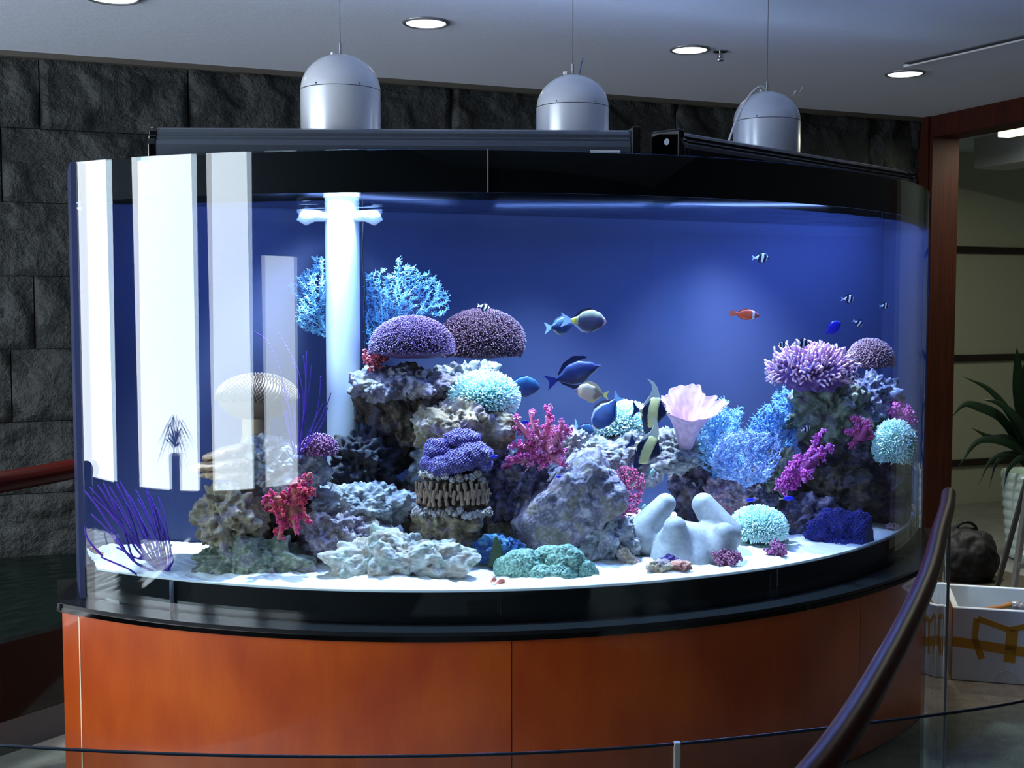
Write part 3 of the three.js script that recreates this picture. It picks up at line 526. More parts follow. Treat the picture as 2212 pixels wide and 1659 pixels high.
// sea whips: long thin branches from one foot
function whips(name, label, category, footAt, u, list, { color, thick = 0.0035, seed = 1, bow = 0.06 }) {
  const r = rng(seed), foot = inTank(footAt[0], footAt[1], u), D = depthOf(foot), o = thing(name, label, category, foot), s = new Shell();
  for (const path of list) {
    const z = (r() - 0.5) * bow, pts = path.map(([x, y], k) => { const q = at(x, y, D).sub(foot); q.z += z * Math.min(1, k / 2); return q; }), c = new THREE.CatmullRomCurve3(pts), col = jig(color, r, 0.35);
    s.tube(c.getPoints(path.length * 7), (t) => thick * (0.8 + 0.35 * r()) * (1 - 0.3 * t), 6, col);
  }
  part('branches', s.geo(), coralM, o); part('holdfast', new Shell().blob(V(0, -0.004, 0), V(0.022, 0.012, 0.02), () => jig(C3(0x6a6790), r, 0.3), 4).geo(), coralM, o); return o;
}
// blended solids, meshed
function blend(sdf, center, half, res, color) {
  const mc = new MarchingCubes(res, new THREE.MeshStandardMaterial(), false, false, 120000); mc.isolation = 0; const h = res / 2;
  for (let k = 0; k < res; k++) for (let j = 0; j < res; j++) for (let i = 0; i < res; i++) mc.field[i + j * res + k * res * res] = -sdf(center.x + ((i - h) / h) * half.x, center.y + ((j - h) / h) * half.y, center.z + ((k - h) / h) * half.z);
  mc.update(); const n = mc.count, p = new Float32Array(n * 3), c = new Float32Array(n * 3);
  for (let k = 0; k < n; k++) { const x = center.x + mc.positionArray[k * 3] * half.x, y = center.y + mc.positionArray[k * 3 + 1] * half.y, z = center.z + mc.positionArray[k * 3 + 2] * half.z; p.set([x, y, z], k * 3); c.set(color(x, y, z), k * 3); }
  const g = new THREE.BufferGeometry(); g.setAttribute('position', new THREE.BufferAttribute(p, 3)); g.setAttribute('color', new THREE.BufferAttribute(c, 3)); const w = mergeVertices(g, 1e-5); w.computeVertexNormals(); return w;
}
const smin = (a, b, k) => { const h = Math.max(k - Math.abs(a - b), 0) / k; return Math.min(a, b) - h * h * k * 0.25; };
const capsule = (p, a, b, ra, rb) => { const pa = p.clone().sub(a), ba = b.clone().sub(a), h = clamp(pa.dot(ba) / ba.dot(ba), 0, 1); return pa.sub(ba.multiplyScalar(h)).length() - mix(ra, rb, h); };

// purple dome corals on the tall pile
const MAR = C3(0x55335a), MARt = C3(0x7f5f8c), MARb = C3(0x55335a);
dome('dome_coral', 'purple fuzzy dome coral on the tall brown rock', 'coral', 890, 752, 84, 62, 0.6, { color: MAR, tip: MARt, base: MARb, n: 7000, len: 0.011, thick: 0.0021, seed: 3, low: -0.15 });
dome('dome_coral', 'dark maroon fuzzy dome coral with a small striped fish above it', 'coral', 1040, 738, 86, 62, 0.76, { color: C3(0x45263a), tip: C3(0x6f4a5e), base: C3(0x45263a), n: 7000, len: 0.013, thick: 0.0021, seed: 4, low: -0.45 });
dome('dome_coral', 'small mauve fuzzy dome coral on top of the far tower', 'coral', 1880, 778, 44, 40, 0.48, { color: C3(0x744e62), tip: C3(0xa8848e), base: C3(0x744e62), n: 2600, len: 0.011, thick: 0.0023, seed: 5, low: -0.3 });
// white anemones
const AN = { color: C3(0xc8fff4), tip: C3(0xe6fffb), base: C3(0xb4f2e8), group: 'white anemones in the aquarium' };
dome('anemone', 'large white anemone on the tan and lilac rock', 'anemone', 1044, 858, 60, 38, 0.52, { ...AN, n: 3200, len: 0.026, thick: 0.0026, seed: 6, low: -0.5, curl: 0.9 });
dome('anemone', 'white anemone behind the two striped angular fish', 'anemone', 1348, 915, 52, 34, 0.72, { ...AN, n: 2600, len: 0.024, thick: 0.0028, seed: 7, low: -0.4, curl: 0.9 });
dome('anemone', 'round white anemone on the sand beside the white leather coral', 'anemone', 1638, 1140, 50, 34, 0.3, { ...AN, n: 3200, len: 0.02, thick: 0.0024, seed: 8, low: -0.5, curl: 0.9 });
dome('anemone', 'white anemone hanging on the far tower near the end glass', 'anemone', 1932, 962, 34, 44, 0.12, { ...AN, n: 2200, len: 0.02, thick: 0.0027, seed: 9, low: -0.7, curl: 0.9 });
rock(1650, 1180, 44, 16, 0.32, 'flat grey stone under the round white anemone', { pal: GREY, knob: 0.02 });
// low corals made of several fuzzy cushions
function cushions(name, label, px, py, u, list, body, dots, n, size, seed) {
  const o = inTank(px, py, u), m = depthOf(o) / FOCAL, g = thing(name, label, 'coral', o), r = rng(seed);
  for (const [x, y, w, h, z] of list) {
    const c = V(x * m, -y * m, z), R = V(w * m, h * m, w * m * 0.8), s = new Shell().blob(c, R, () => jig(body, r, 0.3), 10);
    const lump = (v) => 1 + 0.14 * simplex(v.x * 26, v.y * 26, v.z * 26 + seed);
    for (let k = 0; k < s.p.length; k += 3) { const v = V(s.p[k] - c.x, s.p[k + 1] - c.y, s.p[k + 2] - c.z), q = lump(v); s.p[k] = c.x + v.x * q; s.p[k + 1] = c.y + v.y * q; s.p[k + 2] = c.z + v.z * q; }
    for (let k = 0; k < n; k++) { const yy = 1 - ((k + 0.5) / n) * 1.7, a = k * 2.39996, q = Math.sqrt(1 - yy * yy), d = V(q * Math.cos(a), yy, q * Math.sin(a)), nn = V(d.x / R.x, d.y / R.y, d.z / R.z).normalize(), v = d.multiply(R); s.blob(c.clone().addScaledVector(v, lump(v)).addScaledVector(nn, size * 0.4), size * (0.7 + 0.6 * r()), jig(dots[Math.floor(r() * dots.length)], r, 0.4), 0); }
    part('cushion', settle(s.geo(), o), softM, g);
  }
}
cushions('button_coral', 'violet button coral in folded cushions beside the pink tree coral', 990, 975, 0.36, [[-45, -2, 30, 25, 0], [-28, 30, 36, 22, 0.05], [8, -26, 38, 20, -0.02], [34, 6, 40, 26, 0.03], [2, 18, 34, 24, 0.06], [50, 26, 24, 16, 0.02], [-60, 26, 22, 18, 0.02]], C3(0x3c2f60), [C3(0x54408a), C3(0x54408a), C3(0x7a68a8)], 420, 0.0036, 12);
cushions('mushroom_coral', 'deep blue folded mushroom coral on the sand below the far tower', 1815, 1160, 0.16, [[0, -22, 42, 36, -0.02], [-44, -2, 32, 36, 0.0], [-56, 26, 26, 20, 0.02], [40, -14, 30, 42, 0.0], [-8, 22, 36, 24, 0.03], [34, 22, 34, 22, 0.02], [62, 10, 18, 30, 0.01], [-20, -34, 24, 24, -0.03]], C3(0x1c1c74), [C3(0x26268c), C3(0x2e2ea4), C3(0x1c1c70)], 420, 0.0042, 51);
// soft tree corals
tree('tree_coral', 'bright pink tree coral in the middle of the reef', 'coral', [1178, 985], 0.38, [[1112, 905], [1145, 888], [1188, 880], [1216, 908], [1228, 925], [1104, 958], [1092, 990], [1135, 1000], [1172, 1010], [1218, 1000], [1085, 1002], [1200, 950], [1150, 940], [1215, 975], [1160, 975]], { stalk: C3(0xd0708a), polyp: C3(0xd84a98), polyp2: C3(0xe888b8), clusters: 14, per: 15, size: 2.2, spread: 17, seed: 13 });
tree('tree_coral', 'red tree coral on the near rock pile', 'coral', [628, 1092], 0.24, [[672, 1022], [645, 1040], [580, 1068], [592, 1098], [678, 1062], [668, 1128], [606, 1155], [645, 1145], [576, 1088], [655, 1080], [620, 1070], [605, 1120], [600, 1165], [660, 1050]], { stalk: C3(0xa85a48), polyp: C3(0xd02a4a), polyp2: C3(0xc8206a), clusters: 14, per: 14, size: 2.1, spread: 17, seed: 14 });
tree('tree_coral', 'magenta tree coral drooping from the far tower', 'coral', [1728, 1022], 0.24, [[1780, 935], [1795, 972], [1752, 975], [1722, 992], [1682, 1048], [1715, 1058], [1762, 1005], [1745, 1030], [1700, 1020], [1790, 960], [1690, 1065]], { stalk: C3(0x8a2a78), polyp: C3(0xc030a8), polyp2: C3(0xd060c0), clusters: 14, per: 13, size: 2.2, spread: 17, seed: 15 });
tree('tree_coral', 'small pink tree coral beside the far end glass', 'coral', [1932, 900], 0.2, [[1964, 884], [1968, 910], [1944, 866], [1952, 928], [1922, 878], [1940, 905]], { stalk: C3(0xa04088), polyp: C3(0xc83fa0), polyp2: C3(0xd868b0), clusters: 9, per: 12, size: 2.8, spread: 13, seed: 16 });
tree('tree_coral', 'small salmon red tree coral between the standpipe and the purple dome', 'coral', [815, 785], 0.62, [[795, 782], [812, 765], [826, 755], [800, 798], [830, 775], [790, 768]], { stalk: C3(0xb05a58), polyp: C3(0xd05060), polyp2: C3(0xd86a70), clusters: 8, per: 10, size: 2.6, spread: 12, seed: 17, thick: 8 });
tree('tree_coral', 'crimson tree coral above the white anemone on the far tower', 'coral', [1858, 945], 0.16, [[1850, 905], [1872, 915], [1832, 930], [1880, 940], [1848, 960]], { stalk: C3(0xa03a70), polyp: C3(0xc03a80), polyp2: C3(0xb8407a), clusters: 8, per: 10, size: 2.6, spread: 13, seed: 18 });
tree('tree_coral', 'maroon tuft coral on the sand beside the white leather coral', 'coral', [1570, 1218], 0.1, [[1545, 1200], [1560, 1192], [1580, 1195], [1598, 1205], [1570, 1206], [1590, 1214], [1550, 1214]], { stalk: C3(0x5a2a48), polyp: C3(0x7a3a62), polyp2: C3(0x8a4a68), clusters: 7, per: 10, size: 2.6, spread: 10, seed: 19, thick: 7 });
tree('tree_coral', 'maroon polyp clump on the sand below the round white anemone', 'coral', [1676, 1203], 0.14, [[1660, 1190], [1676, 1175], [1690, 1182], [1694, 1196], [1666, 1202], [1680, 1190]], { stalk: C3(0x6a3050), polyp: C3(0x7e3a6a), polyp2: C3(0x9a4a7a), clusters: 7, per: 10, size: 3, spread: 10, seed: 20, thick: 9 });
// fans and bushes
const BLUE = C3(0x5c9cc4), BLUEt = C3(0x86bedb);
fan('sea_fan', 'large pale blue sea fan behind the purple dome coral', 'sea fan', [[784, 602], [800, 585], [828, 575], [845, 600], [860, 552], [884, 575], [908, 580], [925, 588], [944, 600], [955, 625], [974, 636], [968, 680], [945, 690], [926, 676], [900, 700], [850, 742], [790, 750]], [838, 770], 0.78, { n: 1500, thick: 0.0014, color: BLUE, tips: BLUEt, seed: 21, stepPx: 5, twigs: 3 });
fan('sea_fan', 'narrow pale blue sea fan behind the white standpipe', 'sea fan', [[706, 560], [680, 556], [660, 580], [640, 600], [620, 622], [646, 660], [640, 700], [672, 724], [706, 730]], [722, 745], 0.76, { n: 700, thick: 0.0014, color: BLUE, tips: BLUEt, seed: 22, stepPx: 5, twigs: 3 });
fan('bush_coral', 'pale blue feathery bush coral beside the pink cup coral', 'coral', [[1462, 948], [1488, 900], [1530, 880], [1576, 856], [1572, 892], [1612, 880], [1602, 930], [1626, 960], [1606, 1016], [1540, 1030], [1480, 985]], [1542, 1040], 0.6, { n: 1700, thick: 0.0018, color: C3(0x7fb4e0), tips: C3(0xaed8f4), polyps: 4, polypR: 0.003, twigs: 2, seed: 23, stepPx: 5, bow: 0.12 });
fan('bush_coral', 'deeper blue feathery bush coral against the far tower', 'coral', [[1612, 930], [1640, 890], [1668, 868], [1704, 838], [1738, 834], [1730, 905], [1704, 965], [1660, 1010], [1606, 1012], [1600, 970]], [1660, 1030], 0.64, { n: 1300, thick: 0.0018, color: C3(0x4a80c4), tips: C3(0x7aaee4), polyps: 4, polypR: 0.003, twigs: 2, seed: 24, stepPx: 5, bow: 0.12 });
fan('bush_coral', 'lilac blue feathery bush coral low between the other two', 'coral', [[1530, 960], [1570, 930], [1610, 925], [1650, 935], [1690, 930], [1690, 980], [1665, 1030], [1610, 1052], [1560, 1040], [1535, 1005]], [1608, 1062], 0.46, { n: 1200, thick: 0.0016, color: C3(0x6f8fc8), tips: C3(0xa4b8e4), polyps: 3, polypR: 0.003, twigs: 2, seed: 26, stepPx: 5, bow: 0.1 });
fan('feather_coral', 'crimson feathery coral behind the big slanting boulder', 'coral', [[1318, 1020], [1340, 1005], [1375, 1010], [1398, 1030], [1392, 1070], [1380, 1110], [1330, 1115], [1312, 1070]], [1345, 1120], 0.5, { n: 900, thick: 0.0016, color: C3(0x8a2a58), tips: C3(0xb04878), polyps: 3, polypR: 0.0026, seed: 25, stepPx: 5, bow: 0.09 });
// purple sea whips
const PURPLE = C3(0x4a2196);
{
  const r = rng(31), list = [], tips = [[184, 1062], [196, 1052], [212, 1048], [224, 1042], [240, 1050], [250, 1046], [262, 1040], [268, 1058], [280, 1072], [300, 1076], [312, 1044], [326, 1072], [344, 1074], [206, 1074], [230, 1066], [258, 1072], [318, 1060], [194, 1112], [338, 1098], [290, 1060]];
  for (const [x, y] of tips) {
    const b = 0.55 + 0.45 * ((x - 180) / 170), k = 272 + (x - 184) * 0.5 + r() * 20, ky = 1168 + r() * 50;
    list.push([[358, 1248], [mix(358, k, 0.55), mix(1246, ky, 0.5)], [k, ky], [mix(k, x, 0.4) + 4, mix(ky, y, 0.4) + 4], [mix(k, x, 0.75) + 3, mix(ky, y, 0.75)], [x, y]]);
  }
  list.push([[356, 1250], [325, 1244], [322, 1256], [330, 1254], [326, 1246], [306, 1252], [298, 1240], [282, 1228], [250, 1214], [222, 1202]], [[222, 1202], [200, 1180], [186, 1160], [182, 1138]], [[358, 1246], [366, 1226], [372, 1210], [364, 1190], [368, 1178]], [[352, 1240], [336, 1222], [330, 1200], [326, 1188], [316, 1176]], [[340, 1216], [352, 1190], [356, 1160], [346, 1130]], [[300, 1206], [330, 1190], [350, 1168], [352, 1150]], [[352, 1226], [322, 1212], [290, 1206], [262, 1190], [250, 1184]]);
  whips('sea_whip', 'purple branching sea whip on the open sand at the window end', 'sea whip', [359, 1252], 0.12, list, { color: PURPLE, thick: 0.0042, seed: 32, bow: 0.03 });
  const l2 = [[640, 985, 604, 722, 550, 716], [642, 985, 660, 800, 600, 720], [644, 985, 665, 880, 664, 760], [646, 985, 700, 900, 714, 850], [640, 985, 700, 930, 708, 880], [636, 985, 612, 880, 606, 832], [634, 985, 640, 880, 612, 838], [645, 985, 668, 850, 652, 770], [648, 985, 690, 900, 690, 815], [636, 985, 616, 920, 610, 870], [642, 985, 664, 900, 674, 790], [636, 980, 622, 930, 618, 890], [640, 985, 676, 920, 700, 870], [644, 985, 680, 830, 618, 745]].map(([a, b, c, d, e, f]) => { const q = new THREE.QuadraticBezierCurve(new THREE.Vector2(a, b), new THREE.Vector2(c, d), new THREE.Vector2(e, f)); return q.getPoints(4).map((v) => [v.x, v.y]); });
  whips('sea_whip', 'wispy purple sea whip standing in front of the white standpipe', 'sea whip', [640, 986], 0.36, l2, { color: C3(0x50289a), thick: 0.0026, seed: 33 });
}
{ // pale branching anemone of long soft fingers on the tower
  const o = inTank(1752, 790, 0.42), m = depthOf(o) / FOCAL, g = thing('tentacle_anemone', 'pink anemone with long pale fingers on the far tower', 'anemone', o), r = rng(41), s = new Shell(), f = new Shell();
  s.blob(V(0, -0.02, 0), V(78 * m, 44 * m, 60 * m), () => jig(C3(0x6a3f86), r, 0.3), 10); for (let k = 0; k < s.p.length; k += 3) { const q = 1 + 0.22 * simplex(s.p[k] * 22, s.p[k + 1] * 22, s.p[k + 2] * 22); s.p[k] *= q; s.p[k + 1] *= q; s.p[k + 2] *= q; } part('body', s.geo(), softM, g);
  for (let k = 0; k < 520; k++) {
    const y = 1 - ((k + 0.5) / 520) * 1.45, a = k * 2.39996, q = Math.sqrt(Math.max(0, 1 - y * y)), d = V(q * Math.cos(a), y, q * Math.sin(a)), hm = 1 + 0.22 * simplex(d.x * 78 * m * 22, (d.y * 44 * m - 0.02) * 22, d.z * 60 * m * 22), st = V(d.x * 78 * m, d.y * 44 * m - 0.02, d.z * 60 * m).multiplyScalar(hm), n = V(d.x, d.y * 1.4 + 0.15, d.z).normalize(), l = 0.014 + 0.026 * r(), b = V(r() - 0.5, r() - 0.35, r() - 0.5).multiplyScalar(2.6);
    const p1 = st.clone().addScaledVector(n, l * 0.5), p2 = p1.clone().addScaledVector(n.clone().add(b.clone().multiplyScalar(0.6)).normalize(), l * 0.4), p3 = p2.clone().addScaledVector(n.clone().add(b).normalize(), l * 0.35);
    f.tube([st, p1, p2, p3], (t) => 0.0048 * (t > 0.9 ? 0.95 : 1 - 0.1 * t), 6, (t) => jig(t > 0.5 ? C3(0xe6b8c6) : C3(0xb07aa6), r, 0.15));
  }
  stuffPart('tentacles', f.geo(), softM, g);
}
{ // cup coral: a ruffled pink vase, its mouth leaning towards the room
  const o = inTank(1480, 966, 0.6), m = depthOf(o) / FOCAL, wall = (k) => (u, v) => {
    const a = u * Math.PI * 2, t = v, w = t * t, ruff = 0.09 * Math.sin(a * 3 + 0.6) + 0.06 * Math.sin(a * 5 + 2) + 0.05 * Math.sin(a * 9 + 1) + 0.1 * simplex(Math.cos(a) * 4, Math.sin(a) * 4, 4), r = (15 + (20 * t + 30 * t * t) * (1 + 1.2 * ruff * t)) * m - k;
    const y = (118 * t - 14 * w * w + 40 * w * ruff - 16 * w * Math.sin(a)) * m, n = 1 + 0.22 * simplex(Math.cos(a) * t * 5, Math.sin(a) * t * 5, 3) + 0.1 * simplex(a * 9, t * 20, 5); return [Math.cos(a) * r * 1.08 + t * 6 * m, y - (t > 0.97 ? 0 : k * 0.5), Math.sin(a) * r * 0.8, 0.56 * n, 0.36 * n, 0.5 * n];
  };
  const g = thing('cup_coral', 'ruffled pink cup coral behind the pale blue bush coral', 'coral', o); g.rotation.x = 0.34;
  part('cup', mergeGeometries([grid(120, 30, wall(0)), grid(120, 30, wall(0.006))]), vcol(0.8, { side: THREE.DoubleSide }), g);
}
{ // white finger leather coral
  const o = inTank(1468, 1165, 0.26), m = depthOf(o) / FOCAL, g = thing('leather_coral', 'smooth white leather coral with blunt fingers on the sand', 'coral', o), P = (x, y, z) => V(x * m, -y * m, z);
  const parts = [[P(-5, 24, 0), P(0, 12, 0), 56, 54], [P(60, 16, 0), P(40, 14, 0), 48, 50], [P(-86, -8, -0.03), P(-28, -74, -0.05), 36, 23], [P(-75, 6, -0.02), P(-118, 6, -0.03), 34, 14], [P(-12, 0, 0.06), P(-16, -34, 0.075), 38, 25], [P(104, -6, -0.04), P(58, -70, -0.07), 38, 26], [P(86, 14, 0.05), P(92, -18, 0.06), 36, 25], [P(20, 44, 0.05), P(-20, 44, 0.05), 48, 48]];
  const sdf = (x, y, z) => { const p = V(x, y, z); let d = 9; for (const [a, b, ra, rb] of parts) d = smin(d, capsule(p, a, b, ra * m, rb * m), 13 * m); return Math.max(d, -(y + 58 * m)); };
  part('body', blend(sdf, P(-6, -15, 0), V(150 * m, 105 * m, 110 * m), 72, (x, y, z) => { const k = 0.3 + 0.05 * simplex(x * 60, y * 60, z * 60) + 0.04 * simplex(x * 12, y * 12, z * 12); return [k * 0.98, k * 1.04, k * 1.1]; }), vcol(0.6), g);
}
{ // green mushroom coral lobes with radiating ridges
  const g0 = inTank(1178, 1228, 0.16), m = depthOf(g0) / FOCAL, g = thing('brain_coral', 'green ridged brain coral in rounded lobes on the front sand', 'coral', g0);
  [[-50, -6, 44, 40, 0.03], [-8, 14, 40, 30, 0.075], [44, -12, 46, 42, 0.02], [30, 12, 40, 32, 0.08], [84, 10, 30, 32, 0.05], [-86, -2, 26, 28, 0.02], [10, -24, 38, 24, -0.03], [96, 22, 18, 18, 0.08]].forEach(([x, y, w, h, z], k) => {
    const src = ico(26), a = src.attributes.position, p = [], c = [];
    for (let i = 0; i < a.count; i++) {
      const dx = a.getX(i), dy = a.getY(i), dz = a.getZ(i), ang = Math.atan2(dx, dz + 0.2 * Math.sin(k)), q = Math.sqrt(dx * dx + dz * dz), wob = simplex(dx * 2 + k, dy * 2, dz * 2) * 1.4, rid = Math.abs(Math.sin(ang * 11 + wob * 2 + simplex(dx * 5, dy * 5 + k, dz * 5)));
      const s = 1 + 0.075 * (rid - 0.5) * sstep(0.05, 0.3, q) + 0.08 * simplex(dx * 1.5 + k * 3, dy * 1.5, dz * 1.5) + 0.012 * simplex(dx * 16, dy * 16, dz * 16);
      p.push((x + dx * w * s) * m, (-y + dy * h * s) * m, z * 0.7 + dz * w * m * s * 0.75); const t = sstep(-0.35, 0.35, simplex(dx * 7 + k, dy * 7, dz * 7)), A = C3(0x4a6a5e), Bc = C3(0x7f9f8c), j = 1 + 0.3 * simplex(dx * 9, dy * 9 + k, dz * 9); c.push(mix(A[0], Bc[0], t) * j, mix(A[1], Bc[1], t) * j, mix(A[2], Bc[2], t) * j);
    }
    const ge = new THREE.BufferGeometry(); ge.setAttribute('position', new THREE.Float32BufferAttribute(p, 3)); ge.setAttribute('color', new THREE.Float32BufferAttribute(c, 3)); ge.setIndex(src.index); part('lobe', settle(ge, g0), vcol(0.7), g);
  });
}
{ // column coral: rows of stubby brown columns between pale knobbly rims
  const o = inTank(978, 1064, 0.36), m = depthOf(o) / FOCAL, g = thing('column_coral', 'brown column coral with pale knobbly rims below the violet button coral', 'coral', o), r = rng(61);
  part('core', rockGeo(72 * m, 42 * m, 36 * m, { pal: BROWN, seed: 77, knob: 0.03, detail: 24 }), rockM, g);
  const cols = [0, 1, 2].map((k) => { const s = new Shell(), q = rng(62 + k), pts = []; for (let i = 0; i <= 6; i++) pts.push(V(0.003 * simplex(i * 0.7, k, 2), 0.026 - i * 0.0088, 0.004 * Math.sin(i * 0.5) + 0.002 * simplex(i, k, 6))); s.tube(pts, (t) => 0.0072 * (0.9 + 0.45 * Math.abs(t - 0.5) + 0.2 * simplex(t * 5, k, 1)), 9, () => jig(C3(0x8a6f5e), q, 0.35)); return s.geo(); });
  const knobs = [0, 1, 2].map((k) => rockGeo(0.0105, 0.0095, 0.0105, { pal: [C3(0xc2b8ba), C3(0xe4dee4), C3(0x9a8e88), C3(0xb0a8b8)], seed: 501 + k, knob: 0.009, rough: 0.5, detail: 7 }));
  for (let k = 0; k < 15; k++) for (let row = 0; row < 2; row++) {
    const a = -1.35 + (k + row * 0.5) * 0.19, R = 78 * m, b = part('column', cols[Math.floor(r() * 3)], rockM, g); b.position.set(Math.sin(a) * R, (row ? -4 : 12) * m + (r() - 0.5) * 0.008, Math.cos(a) * R * 0.6 + row * 0.006); b.rotation.set(0.12 * (r() - 0.5), r() * 6, 0.2 * (r() - 0.5)); b.scale.setScalar(0.85 + 0.3 * r());
  }
  for (let k = 0; k < 34; k++) { const low = k < 22, a = low ? -1.4 + k * 0.135 : -1.3 + (k - 22) * 0.22, R = (low ? 82 : 70) * m, b = part('knob', knobs[Math.floor(r() * 3)], rockM, g); b.position.set(Math.sin(a) * R, ((low ? -36 : 38) + (r() - 0.5) * 16) * m, Math.cos(a) * R * 0.6 + 0.008 * r()); b.rotation.set(r() * 6, r() * 6, 0); b.scale.setScalar(0.8 + 0.6 * r()); }
}
{ // tan plate coral and leather coral at the window end
  const p1 = inTank(476, 1003, 0.32), m = depthOf(p1) / FOCAL, g = thing('plate_coral', 'tan plate coral jutting over the pale tan rock', 'coral', p1), c = C3(0xb99474);
  [[0, 0, 62, 13, 0.12], [10, -24, 50, 11, 0.3], [8, 22, 50, 11, 0.02]].forEach(([x, y, w, h, t], k) => { const s = new Shell().blob(V(0, 0, 0), V(w * m, h * m, w * 0.7 * m), c, 12); for (let i = 0; i < s.p.length; i += 3) { const n = simplex(s.p[i] * 30, s.p[i + 1] * 30, s.p[i + 2] * 30 + k), q = 1 + 0.12 * n; s.p[i] = s.p[i] * q + x * m; s.p[i + 1] = s.p[i + 1] * q - y * m + s.p[i] * t; s.p[i + 2] *= q; const j = 1 + 0.3 * n; s.c[i] *= j; s.c[i + 1] *= j; s.c[i + 2] *= j; } part('plate', s.geo(), coralM, g); });
  const p2 = inTank(556, 868, 0.5), m2 = depthOf(p2) / FOCAL, g2 = thing('toadstool_coral', 'tan toadstool leather coral with a fringed cap above the white frosted rock', 'coral', p2), r = rng(71);
  part('stem', new Shell().tube([V(-0.004, -110 * m2, 0), V(-0.008, -70 * m2, 0), V(0, -20 * m2, 0), V(0, 0, 0)], (t) => (26 + 14 * Math.abs(t - 0.45) * 2) * m2, 18, () => jig(C3(0xa88a68), r, 0.2)).geo(), coralM, g2);
  const cap = new Shell().blob(V(0, 8 * m2, 0), V(84 * m2, 48 * m2, 70 * m2), () => jig(C3(0x6e5846), r, 0.12), 14); part('cap', cap.geo(), coralM, g2);
  const fr = new Shell(); for (let k = 0; k < 900; k++) { const y = 1 - ((k + 0.5) / 900) * 1.1, a = k * 2.39996, q = Math.sqrt(1 - y * y), d = V(q * Math.cos(a) * 84 * m2, y * 48 * m2 + 8 * m2, q * Math.sin(a) * 70 * m2), n = V(q * Math.cos(a), y + 0.5, q * Math.sin(a)).normalize(); fr.tube([d, d.clone().addScaledVector(n, 0.006), d.clone().addScaledVector(n, 0.012)], 0.0018, 4, jig(C3(0x8a745f), r, 0.3)); } stuffPart('polyps', fr.geo(), softM, g2);
}
// mushrooms near the standpipe, and small things lying on the sand
dome('dome_coral', 'small wine red mushroom coral beside the dark round rock', 'coral', 690, 972, 36, 32, 0.42, { color: C3(0x6a2a58), tip: C3(0x9a6a98), base: C3(0x6a2a58), n: 300, len: 0.006, thick: 0.003, seed: 81 });
{
  const pebble = (px, py, wx, wy, u, label, pal, seed) => { const p = inTank(px, py, u), m = depthOf(p) / FOCAL; solo('pebble', label, 'stone', rockGeo(wx * m, wy * m, wx * m * 0.8, { pal, seed, knob: 0.02, rough: 0.4, detail: 12 }), rockM, p, 'small stones on the sand'); };
  pebble(357, 1254, 17, 9, 0.08, 'blue grey pebble at the foot of the purple sea whip', GREY, 91);
  pebble(398, 1256, 15, 8, 0.08, 'salmon pink pebble lying between the sea whip and the base rock', [C3(0xc88a80), C3(0xe0b0a0), C3(0xa86a68), C3(0xd8a098)], 92);
  pebble(1470, 1222, 24, 9, 0.06, 'orange crusted pebble in front of the white leather coral', [C3(0xc88070), C3(0xe0a890), C3(0x986060), C3(0xd8b0a0)], 93);
  pebble(1425, 1224, 26, 14, 0.08, 'speckled tan rubble next to the tan finger rubble', TAN, 94);
  pebble(1446, 1212, 16, 12, 0.1, 'violet sponge on the speckled tan rubble', [C3(0x4a2a90), C3(0x6a48b0), C3(0x301c60), C3(0x503890)], 95);
  pebble(1925, 1140, 16, 8, 0.12, 'pale pink pebble beside the far end glass', [C3(0xc898a8), C3(0xe0c0c8), C3(0xa88090), C3(0xd0a8b0)], 96);
  pebble(1942, 1132, 12, 8, 0.2, 'peach coloured pebble behind the pale pink pebble', [C3(0xd0a090), C3(0xe8c8b8), C3(0xb08078), C3(0xd8b8a8)], 97);
  const worm = (px, py, w, label) => { const p = inTank(px, py, 0.05), m = depthOf(p) / FOCAL, g = thing('tube_sponge', label, 'sponge', p), cc = () => jig(C3(0xd87a68), rng(px), 0.2); part('tube', new Shell().tube([V(-w * 1.4 * m, -0.012, -0.01), V(-w * 0.7 * m, -0.006, 0), V(0, 0, 0.008)], (t) => w * m * (0.55 + 0.4 * t), 12, C3(0xd0705e)).geo(), coralM, g); part('mouth', new THREE.TorusGeometry(w * m * 0.85, w * m * 0.25, 8, 18).translate(0, 0, 0.0125), std(0xd88878, 0.7), g); };
  worm(1084, 1256, 8, 'orange red tube sponge at the edge of the green brain coral'); worm(1068, 1250, 5, 'tiny orange tube sponge beside the larger one');
  const p = inTank(1072, 1186, 0.3), m = depthOf(p) / FOCAL; const clam = thing('giant_clam', 'blue clam with a dark green fin shaped shell behind the brain coral', 'clam', p);
  part('mantle', rockGeo(52 * m, 30 * m, 30 * m, { pal: [C3(0x2f6fc0), C3(0x7fc0e8), C3(0x1c3f90), C3(0x4f90d0)], seed: 88, knob: 0.025, detail: 20 }), rockM, clam);
  const sh = new THREE.Shape(); sh.moveTo(-16 * m, -30 * m); sh.quadraticCurveTo(-8 * m, 10 * m, 0, 34 * m); sh.quadraticCurveTo(14 * m, 10 * m, 18 * m, -30 * m); sh.lineTo(-16 * m, -30 * m); part('shell_fin', new THREE.ExtrudeGeometry(sh, { depth: 0.008, bevelSize: 0.003, bevelThickness: 0.003, bevelSegments: 2 }).translate(0, 0, 0.05), std(0x3a4a30, 0.6), clam);
}
